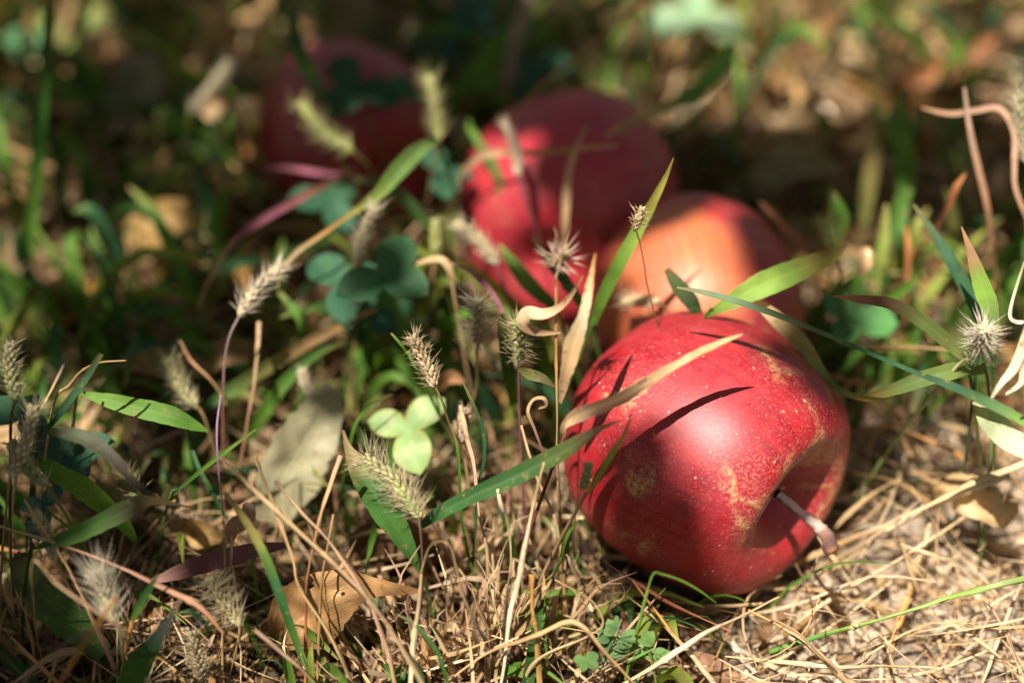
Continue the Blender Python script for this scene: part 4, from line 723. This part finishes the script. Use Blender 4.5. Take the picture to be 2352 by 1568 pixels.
deadleaf('rust brown leaf among straw at bottom below front apple', [(1560,1480,412),(1600,1465,410),(1645,1480,410)], [12,34,10], [(.28,.12,.06)], .4, .8)
deadleaf('orange brown blurred leaf at top right', [(2050,200,600),(2120,175,596),(2200,150,596),(2280,90,600)], [20,56,60,20], [(.36,.16,.06),(.30,.13,.06)], .4, .6)
deadleaf('warm brown leaf at right top edge corner', [(2200,60,640),(2270,40,636),(2360,60,636)], [30,80,60], [(.36,.24,.12)], .4, .6)
deadleaf('tan leaf heap piece in sunlit top right', [(1860,60,670),(1930,30,664),(2010,40,662),(2070,10,664)], [24,60,64,20], [(.46,.30,.14)], .5, .9)
deadleaf('shrivelled orange leaf behind bright clover', [(1000,880,440),(1030,865,436),(1065,880,436)], [10,34,10], [(.38,.2,.1)], .5, .6)
deadleaf('thin brown leaf curl at top of tan stem', [(530,1248,386),(535,1215,382),(560,1195,380),(570,1170,381),(560,1155,382)], [12,34,40,30,10], [(.34,.19,.12),(.38,.24,.16)], .4, .3)
deadleaf('round greyish brown leaf patch by left frame edge', [(10,990,440),(50,1000,436),(100,1020,436)], [20,60,20], [(.4,.26,.15)], .4, .6)
deadleaf('dim brown leaf by pale foxtail in left middle', [(330,1180,416),(400,1215,412),(470,1235,412),(520,1250,414)], [16,46,50,14], [(.26,.17,.08)], .4, .8)
deadleaf('yellow brown crumpled leaf under green brown blade', [(420,1200,410),(460,1225,408),(510,1240,408)], [20,60,20], [(.40,.26,.10)], .6, 1.2)
for lab, x_, y_, d_, a_, l_, w_ in [  # most of these scraps are added to stand for warm blurred sun flecks
 ('pale sun-fleck leaf scrap at left frame edge beside the tall green blade', 25, 480, 560, 100, 120, 60), ('larger tan sun-fleck leaf scrap below it at left frame edge', 30, 640, 545, 75, 130, 70),
 ('orange sun-fleck leaf scrap under the base of tall green blade', 100, 750, 530, 30, 80, 62), ('small orange sun-fleck scrap at left frame edge above spiky cream foxtail', 15, 740, 528, 110, 70, 44),
 ('bright pinkish sun-fleck scrap right of grey blurred foxtail', 572, 268, 552, 60, 70, 50), ('shiny cream sun-fleck scrap at base of grey blurred foxtail', 486, 238, 540, 10, 54, 52), ('pinkish sun-fleck scrap near top left of the bent top blade', 618, 50, 640, 70, 84, 52),
 ('tan scrap low near top edge above crimson apple', 1280, 30, 650, 80, 70, 50), ('golden sun-fleck leaf scrap in upper right standing on edge', 1965, 130, 640, 60, 90, 52), ('golden round sun-fleck leaf scrap right of bent dry stalk upper right', 1880, 225, 620, 75, 86, 48),
 ('large pale gold sun-fleck leaf lying at top edge right', 1790, 30, 670, 160, 170, 90), ('pale sun-fleck leaf piece at top edge between gold leaf and corner', 1900, 5, 680, 10, 150, 70), ('cream sun-fleck leaf piece at top edge near corner', 2110, 20, 670, 170, 140, 70),
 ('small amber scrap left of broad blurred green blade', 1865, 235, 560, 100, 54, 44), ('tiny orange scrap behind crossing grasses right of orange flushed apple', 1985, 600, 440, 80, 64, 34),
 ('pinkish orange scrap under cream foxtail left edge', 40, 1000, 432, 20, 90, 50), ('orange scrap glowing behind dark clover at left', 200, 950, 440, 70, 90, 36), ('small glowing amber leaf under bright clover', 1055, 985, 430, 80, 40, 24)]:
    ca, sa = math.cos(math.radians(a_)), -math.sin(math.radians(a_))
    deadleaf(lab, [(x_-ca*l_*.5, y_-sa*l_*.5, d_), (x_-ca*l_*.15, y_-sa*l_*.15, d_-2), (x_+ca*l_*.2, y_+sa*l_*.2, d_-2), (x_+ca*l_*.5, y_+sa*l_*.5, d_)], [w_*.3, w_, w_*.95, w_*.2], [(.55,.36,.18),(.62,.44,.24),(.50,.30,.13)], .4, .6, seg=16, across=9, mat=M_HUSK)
# ------------------------------------------------------------------ tufts of mown stubble: each tuft one plant
def hides(p, pad=1.05, front=True):
    """is p inside an apple, or between the lens and an apple"""
    x, y, d = proj(p)
    for c, R in APPLES:
        cx, cy, cd = proj(c); rp = R*1000/cd*FPX
        if (p-c).length < R*1.03: return True
        if front and d < cd+10 and math.hypot(x-cx, y-cy) < rp*pad: return True
    return False
def tuft(label, px, py, n, hmin, hmax, cols, wpx=(8,16), spreadpx=60, lean=.3, d0=None, green=0.):
    base = fix(P(px, py, d0 or 700)); base.z = gz(base.x, base.y); mb = MB(); mg = MB()
    for k in range(n):
        r = random.uniform(0, 1)**.7*W2(spreadpx, 410); a = random.uniform(0, 6.28); b = Vector((base.x+r*math.cos(a), base.y+r*math.sin(a)*.7, 0)); b.z = gz(b.x, b.y)-.001
        h = random.uniform(hmin, hmax)/1000; dv = Vector((random.gauss(0,lean)+r*math.cos(a)*6, random.gauss(0,lean)+.1, 1)).normalized(); t = b+dv*h
        m_ = b.lerp(t,.5)+Vector((random.gauss(0,.07), random.gauss(0,.07), 0))*h
        if hides(t) or hides(m_): continue
        c = random.choice(cols); c2 = mixc(c, random.choice(cols), .6); w_ = W2(random.uniform(*wpx), 395)
        if random.random() < .45:
            tube(mb, [b, m_, t], [w_*.45, w_*.4, w_*.28], [mixc(c, DBR, .4), c, c2], 6, 8, .3)
            for q_ in range(2): ribbon(mb, [t-dv*h*.12, t+dv*h*.05+Vector((random.gauss(0,.02), random.gauss(0,.02), 0))*h, t+dv*h*random.uniform(.1,.25)+Vector((random.gauss(0,.08), random.gauss(0,.08), 0))*h], [w_*.5, w_*.3, w_*.06], [c2, c2], 5, 0, .4)
        else:
            s = random.gauss(0,.5); pts_ = [b, m_, t]
            if random.random() < .3: pts_.append(t+Vector((random.gauss(0,.5), random.gauss(0,.5), random.uniform(-.6,.1)))*h*.5)
            ribbon(mb, pts_, [w_, w_*1.1, w_*.8, w_*.3][:len(pts_)], [mixc(c, DBR, .3), c, c2], 12, s, .5, .6, 3, random.random()*9)
    return tag(mb.build('dry_grass_tuft', M_DRY, None, base), label, 'grass tuft', 'mown dry grass tufts')
DC = [STR, PST, TAN, (.42,.30,.20), WST, (.30,.19,.12), (.38,.22,.15)]
for lab, px, py, n, h0, h1, wr, sp in [
 ('dense dry stubble tuft at bottom centre behind white straw', 1140,1540,44,18,46,(8,20),70), ('dry stubble tuft left of white straw', 1020,1560,34,14,42,(8,18),60),
 ('splintered straw tuft below fallen orange leaf tip', 900,1580,30,10,32,(8,18),60), ('pale shredded root tuft at base of clean green blade', 715,1545,30,5,14,(5,10),45),
 ('dry tuft between white straw and front apple', 1250,1500,30,15,44,(7,16),60), ('thin dry tuft at lower left of front apple', 1330,1420,24,14,40,(6,13),60),
 ('low straw tuft under front apple base', 1420,1520,22,6,20,(7,14),70), ('dry tuft at bottom left behind grey silky foxtail', 330,1540,26,12,36,(6,14),80),
 ('dry tuft in lower left corner', 80,1520,24,12,38,(7,14),80), ('brown tuft behind mauve dry blade', 480,1330,24,10,34,(6,13),70),
 ('brown tuft right of dark green leaf at centre', 1080,1350,24,14,40,(6,14),60), ('dry tuft behind star topped grass stalk', 1200,1180,22,12,36,(7,14),60),
 ('dim tuft at left between clover leaves and olive blade', 200,1240,20,10,34,(7,13),70), ('sunlit dry tuft in top right corner', 2200,120,30,10,40,(12,26),120),
 ('sunlit dry tuft left of top right corner', 1880,90,26,10,36,(12,24),110), ('dry tuft right of orange flushed apple in half sun', 2080,620,24,10,36,(9,18),90),
 ('dry tuft at right edge behind hooked blade', 2280,560,26,12,42,(9,18),90), ('dry tuft at left frame edge with warm bokeh', 60,720,26,10,36,(9,18),90)]:
    tuft(lab, px, py, n, h0, h1, DC, wr, sp)
# ------------------------------------------------------------------ uncountable litter, grass, crumbs
def rnd_ground(x0=-.36, x1=.36, y0=.12, y1=.86, view=True):
    while True:
        x = random.uniform(x0, x1); y = random.uniform(y0, y1); p = Vector((x, y, gz(x, y)))
        if not view: return p
        px, py, d = proj(p)
        if -350 < px < 2700 and -420 < py < 1950: return p
def litter(n, name, label, cols, lmin, lmax, wmin, wmax, lift, cond, up=.12, mat=None, curl=.25, tubef=.15, segs=7, front=.0):
    mb = MB(); k = 0; tries = 0
    while k < n and tries < n*12:
        tries += 1; p = rnd_ground()
        if random.random() > cond(p): continue
        px, py, d = proj(p); far = 1.0 if d < 480 else 1.0+1.1*min(1,(d-480)/150)
        a = random.uniform(0, 6.283); L = random.uniform(lmin, lmax)/1000*far; z0 = random.uniform(0, lift)/1000; el = random.gauss(0, up)
        dv = Vector((math.cos(a)*math.cos(el), math.sin(a)*math.cos(el), math.sin(el))); b = p+Vector((0,0,z0+.0006)); side = Vector((-math.sin(a), math.cos(a), 0))
        c1_ = random.gauss(0, curl)*L; c2_ = random.gauss(0, curl)*L*.6; pts_ = [b-dv*L*.5, b-dv*L*.17+side*c1_*.5, b+dv*L*.17+side*c1_*.5+Vector((0,0,abs(c2_)*.4)), b+dv*L*.5+side*c2_]
        for q in pts_: q.z = max(q.z, gz(q.x, q.y)+.0006)
        if any(hides(q, .98, True) for q in pts_): continue
        c = random.choice(cols); cc = [c, mixc(c, random.choice(cols), .4), mixc(c, random.choice(cols), .4)]; w_ = random.uniform(wmin, wmax)/1000*far
        if random.random() < tubef: tube(mb, pts_, [w_*.12,w_*.34,w_*.32,w_*.08], cc, 5, segs, .3)
        else: ribbon(mb, pts_, [w_*.7,w_,w_,w_*.35], cc, segs, random.gauss(0,.5), .35, .7, 3, random.random()*9, face=(Vector((random.gauss(0,.4), random.gauss(0,.4), 1))).normalized())
        k += 1
    return tag(mb.build(name, mat or M_DRY), label, None, None, 'stuff')
BR = [(.24,.145,.06), (.15,.09,.04), (.22,.12,.05), (.08,.045,.022), (.36,.24,.11), (.12,.06,.03), (.05,.03,.017), (.34,.22,.13)]
isb = lambda p: bare(p.x, p.y)
litter(4600, 'dead_grass', 'brown dead grass matted under the living blades', BR, 14, 50, .4, 1.5, 14, lambda p: (1-isb(p)*.85)*(1 if proj(p)[2] < 500 else .55))
litter(1100, 'dead_leaves', 'broken brown leaf bits in the matted grass', [(.22,.13,.06),(.30,.19,.09),(.16,.09,.05),(.27,.20,.11)], 10, 26, 5, 11, 6, lambda p: (1-isb(p))*(1 if proj(p)[2] > 430 else .25), mat=M_LEAF, tubef=0, curl=.12)
litter(4200, 'straw_litter', 'pale chopped straw scattered on the bare soil', [(.60,.50,.36), (.68,.60,.46), (.64,.50,.34), (.45,.30,.18), WST, (.64,.55,.43), (.30,.19,.11)], 8, 42, .45, 1.3, 8, lambda p: (.08+isb(p))*(1.6 if noise.noise(p*60) > -.05 else .25) + (.5 if proj(p)[0] > 1750 else 0), up=.12, curl=.1)
litter(420, 'fine_roots', 'thin pale root fibres tangled on the ground', [WST, STR, (.45,.38,.3)], 10, 35, .2, .4, 8, lambda p: 1 if proj(p)[1] > 1150 else .1, up=.3, curl=.5, tubef=1.)
litter(1300, 'dry_stems', 'tangled thin dry stems above the matted grass', DC+BR, 25, 75, .4, 1.1, 24, lambda p: (1-isb(p)) if proj(p)[2] > 415 else .4*(1-isb(p)), up=.3, curl=.15)
litter(1700, 'glint_chaff', 'small pale shiny chips added for sun glints in the grass', [WST, STR, ORG, (.55,.36,.16)], 2.5, 7, 1.0, 2.6, 22, lambda p: (1 if proj(p)[2] > 470 else .12), up=.6, tubef=0, curl=.1, segs=3, mat=M_HUSK)  # glossy chips added so sun glints blur into bright discs
litter(420, 'withered_blades', 'golden brown withered blades lying in the background', [ORG, (.34,.22,.08), STR, (.30,.17,.06), TAN], 25, 60, 1.5, 3.4, 20, lambda p: (1 if proj(p)[2] > 480 else 0), up=.45, tubef=0, curl=.2)
litter(1100, 'tangled_straw', 'fine bright straws tangled over the foreground', [STR, WST, PST, STR, TAN, (.55,.42,.28)], 18, 62, .3, .8, 26, lambda p: (1 if proj(p)[1] > 1080 and proj(p)[0] > 200 else .06), up=.5, tubef=.1, curl=.16, segs=9)
litter(900, 'tangled_twigs', 'dark thin stems tangled in the shade', [DBR, RBR, (.2,.12,.06), TAN], 18, 55, .3, .9, 26, lambda p: (1-isb(p)), up=.5, tubef=.3, curl=.2, segs=8)
def grass(n, name, label, cols, hmin, hmax, wmin, wmax, cond, mat, leanr=.7):
    mb = MB(); k = 0; tries = 0
    while k < n and tries < n*15:
        tries += 1; p = rnd_ground()
        if random.random() > cond(p): continue
        far = 1.0 if proj(p)[2] < 480 else 1.6
        h = random.uniform(hmin, hmax)/1000*far; a = random.uniform(0, 6.283); ln = random.uniform(.1, leanr)*h; o = Vector((math.cos(a), math.sin(a), 0))
        pts_ = [p-Vector((0,0,.001)), p+o*ln*.25+Vector((0,0,h*.5)), p+o*ln*.8+Vector((0,0,h*.85)), p+o*ln*1.5+Vector((0,0,h*random.uniform(.7,1.0)))]
        if any(hides(q, 1.02) for q in pts_): continue
        w_ = random.uniform(wmin, wmax)/1000*far; c = random.choice(cols); tip = mixc(c, random.choice([TAN, YGR, c]), .6)
        ribbon(mb, pts_, [w_*.8,w_,w_*.8,w_*.12], [mixc(c,TAN,.3), c, c, tip], 9, random.gauss(0,.5), .35, .5, 3, random.random()*9); k += 1
    return tag(mb.build(name, mat), label, None, None, 'stuff')
def gcond(p):
    px, py, d = proj(p); g = (1-isb(p))*(.55+.9*noise.noise(Vector((p.x*16, p.y*16, 5))))
    if 950 < px < 1400 and py < 420: g += .25
    if px > 1700 and py > 1000: g *= .15
    if py > 1250: g *= .35
    if d > 500: g *= .42
    if px > 1500 and py < 700: g *= .45
    return max(0, g)
grass(1500, 'green_grass', 'short green grass growing through the dead mat', [GRN, DGR, (.09,.20,.03), (.11,.24,.04), TEAL, OLV, YGR], 10, 40, 1.0, 3.6, gcond, M_GRASS)
grass(1900, 'fine_grass', 'hairlike green grass between the dead stalks', [DGR, TEAL, GRN, OLV], 8, 36, .3, .9, lambda p: (1-isb(p))*(1 if proj(p)[0] < 1500 else .5), M_GRASS)
def crumbs(n):
    mb = MB(); k = 0; gr = (1+5**.5)/2
    ico = [Vector(v).normalized() for v in ((-1,gr,0),(1,gr,0),(-1,-gr,0),(1,-gr,0),(0,-1,gr),(0,1,gr),(0,-1,-gr),(0,1,-gr),(gr,0,-1),(gr,0,1),(-gr,0,-1),(-gr,0,1))]
    fi = [(0,11,5),(0,5,1),(0,1,7),(0,7,10),(0,10,11),(1,5,9),(5,11,4),(11,10,2),(10,7,6),(7,1,8),(3,9,4),(3,4,2),(3,2,6),(3,6,8),(3,8,9),(4,9,5),(2,4,11),(6,2,10),(8,6,7),(9,8,1)]
    sub = list(ico); cache = {}; ff = []
    def md(a, b):
        key = (min(a,b), max(a,b))
        if key not in cache: sub.append((sub[a]+sub[b]).normalized()); cache[key] = len(sub)-1
        return cache[key]
    for a, b, c in fi: x, y, z = md(a,b), md(b,c), md(c,a); ff += [(a,x,z),(b,y,x),(c,z,y),(x,y,z)]
    while k < n:
        p = rnd_ground()
        if random.random() > .04+isb(p): continue
        r = min(.0065, .0007+random.expovariate(1/.0010)); 
        if hides(p, 0, False): continue
        s = random.random()*99; st = (random.uniform(.8,1.3), random.uniform(.8,1.3), random.uniform(.6,.9)); c = soilcol(p.x, p.y); c = mixc(c, (.50,.42,.32), random.random()*.5); k_ = random.uniform(.6,1.15); c = tuple(v*k_ for v in c)
        mb.add([p+Vector((v.x*st[0], v.y*st[1], v.z*st[2]+.35))*r*(1+.45*noise.noise(v*1.6+Vector((s,s,s)))) for v in sub], ff, [c]*len(sub), [(.5,.5)]*len(sub)); k += 1
    return tag(mb.build('soil_crumbs', M_SOIL), 'loose crumbs and clods of dry soil', None, None, 'stuff')
crumbs(7500)
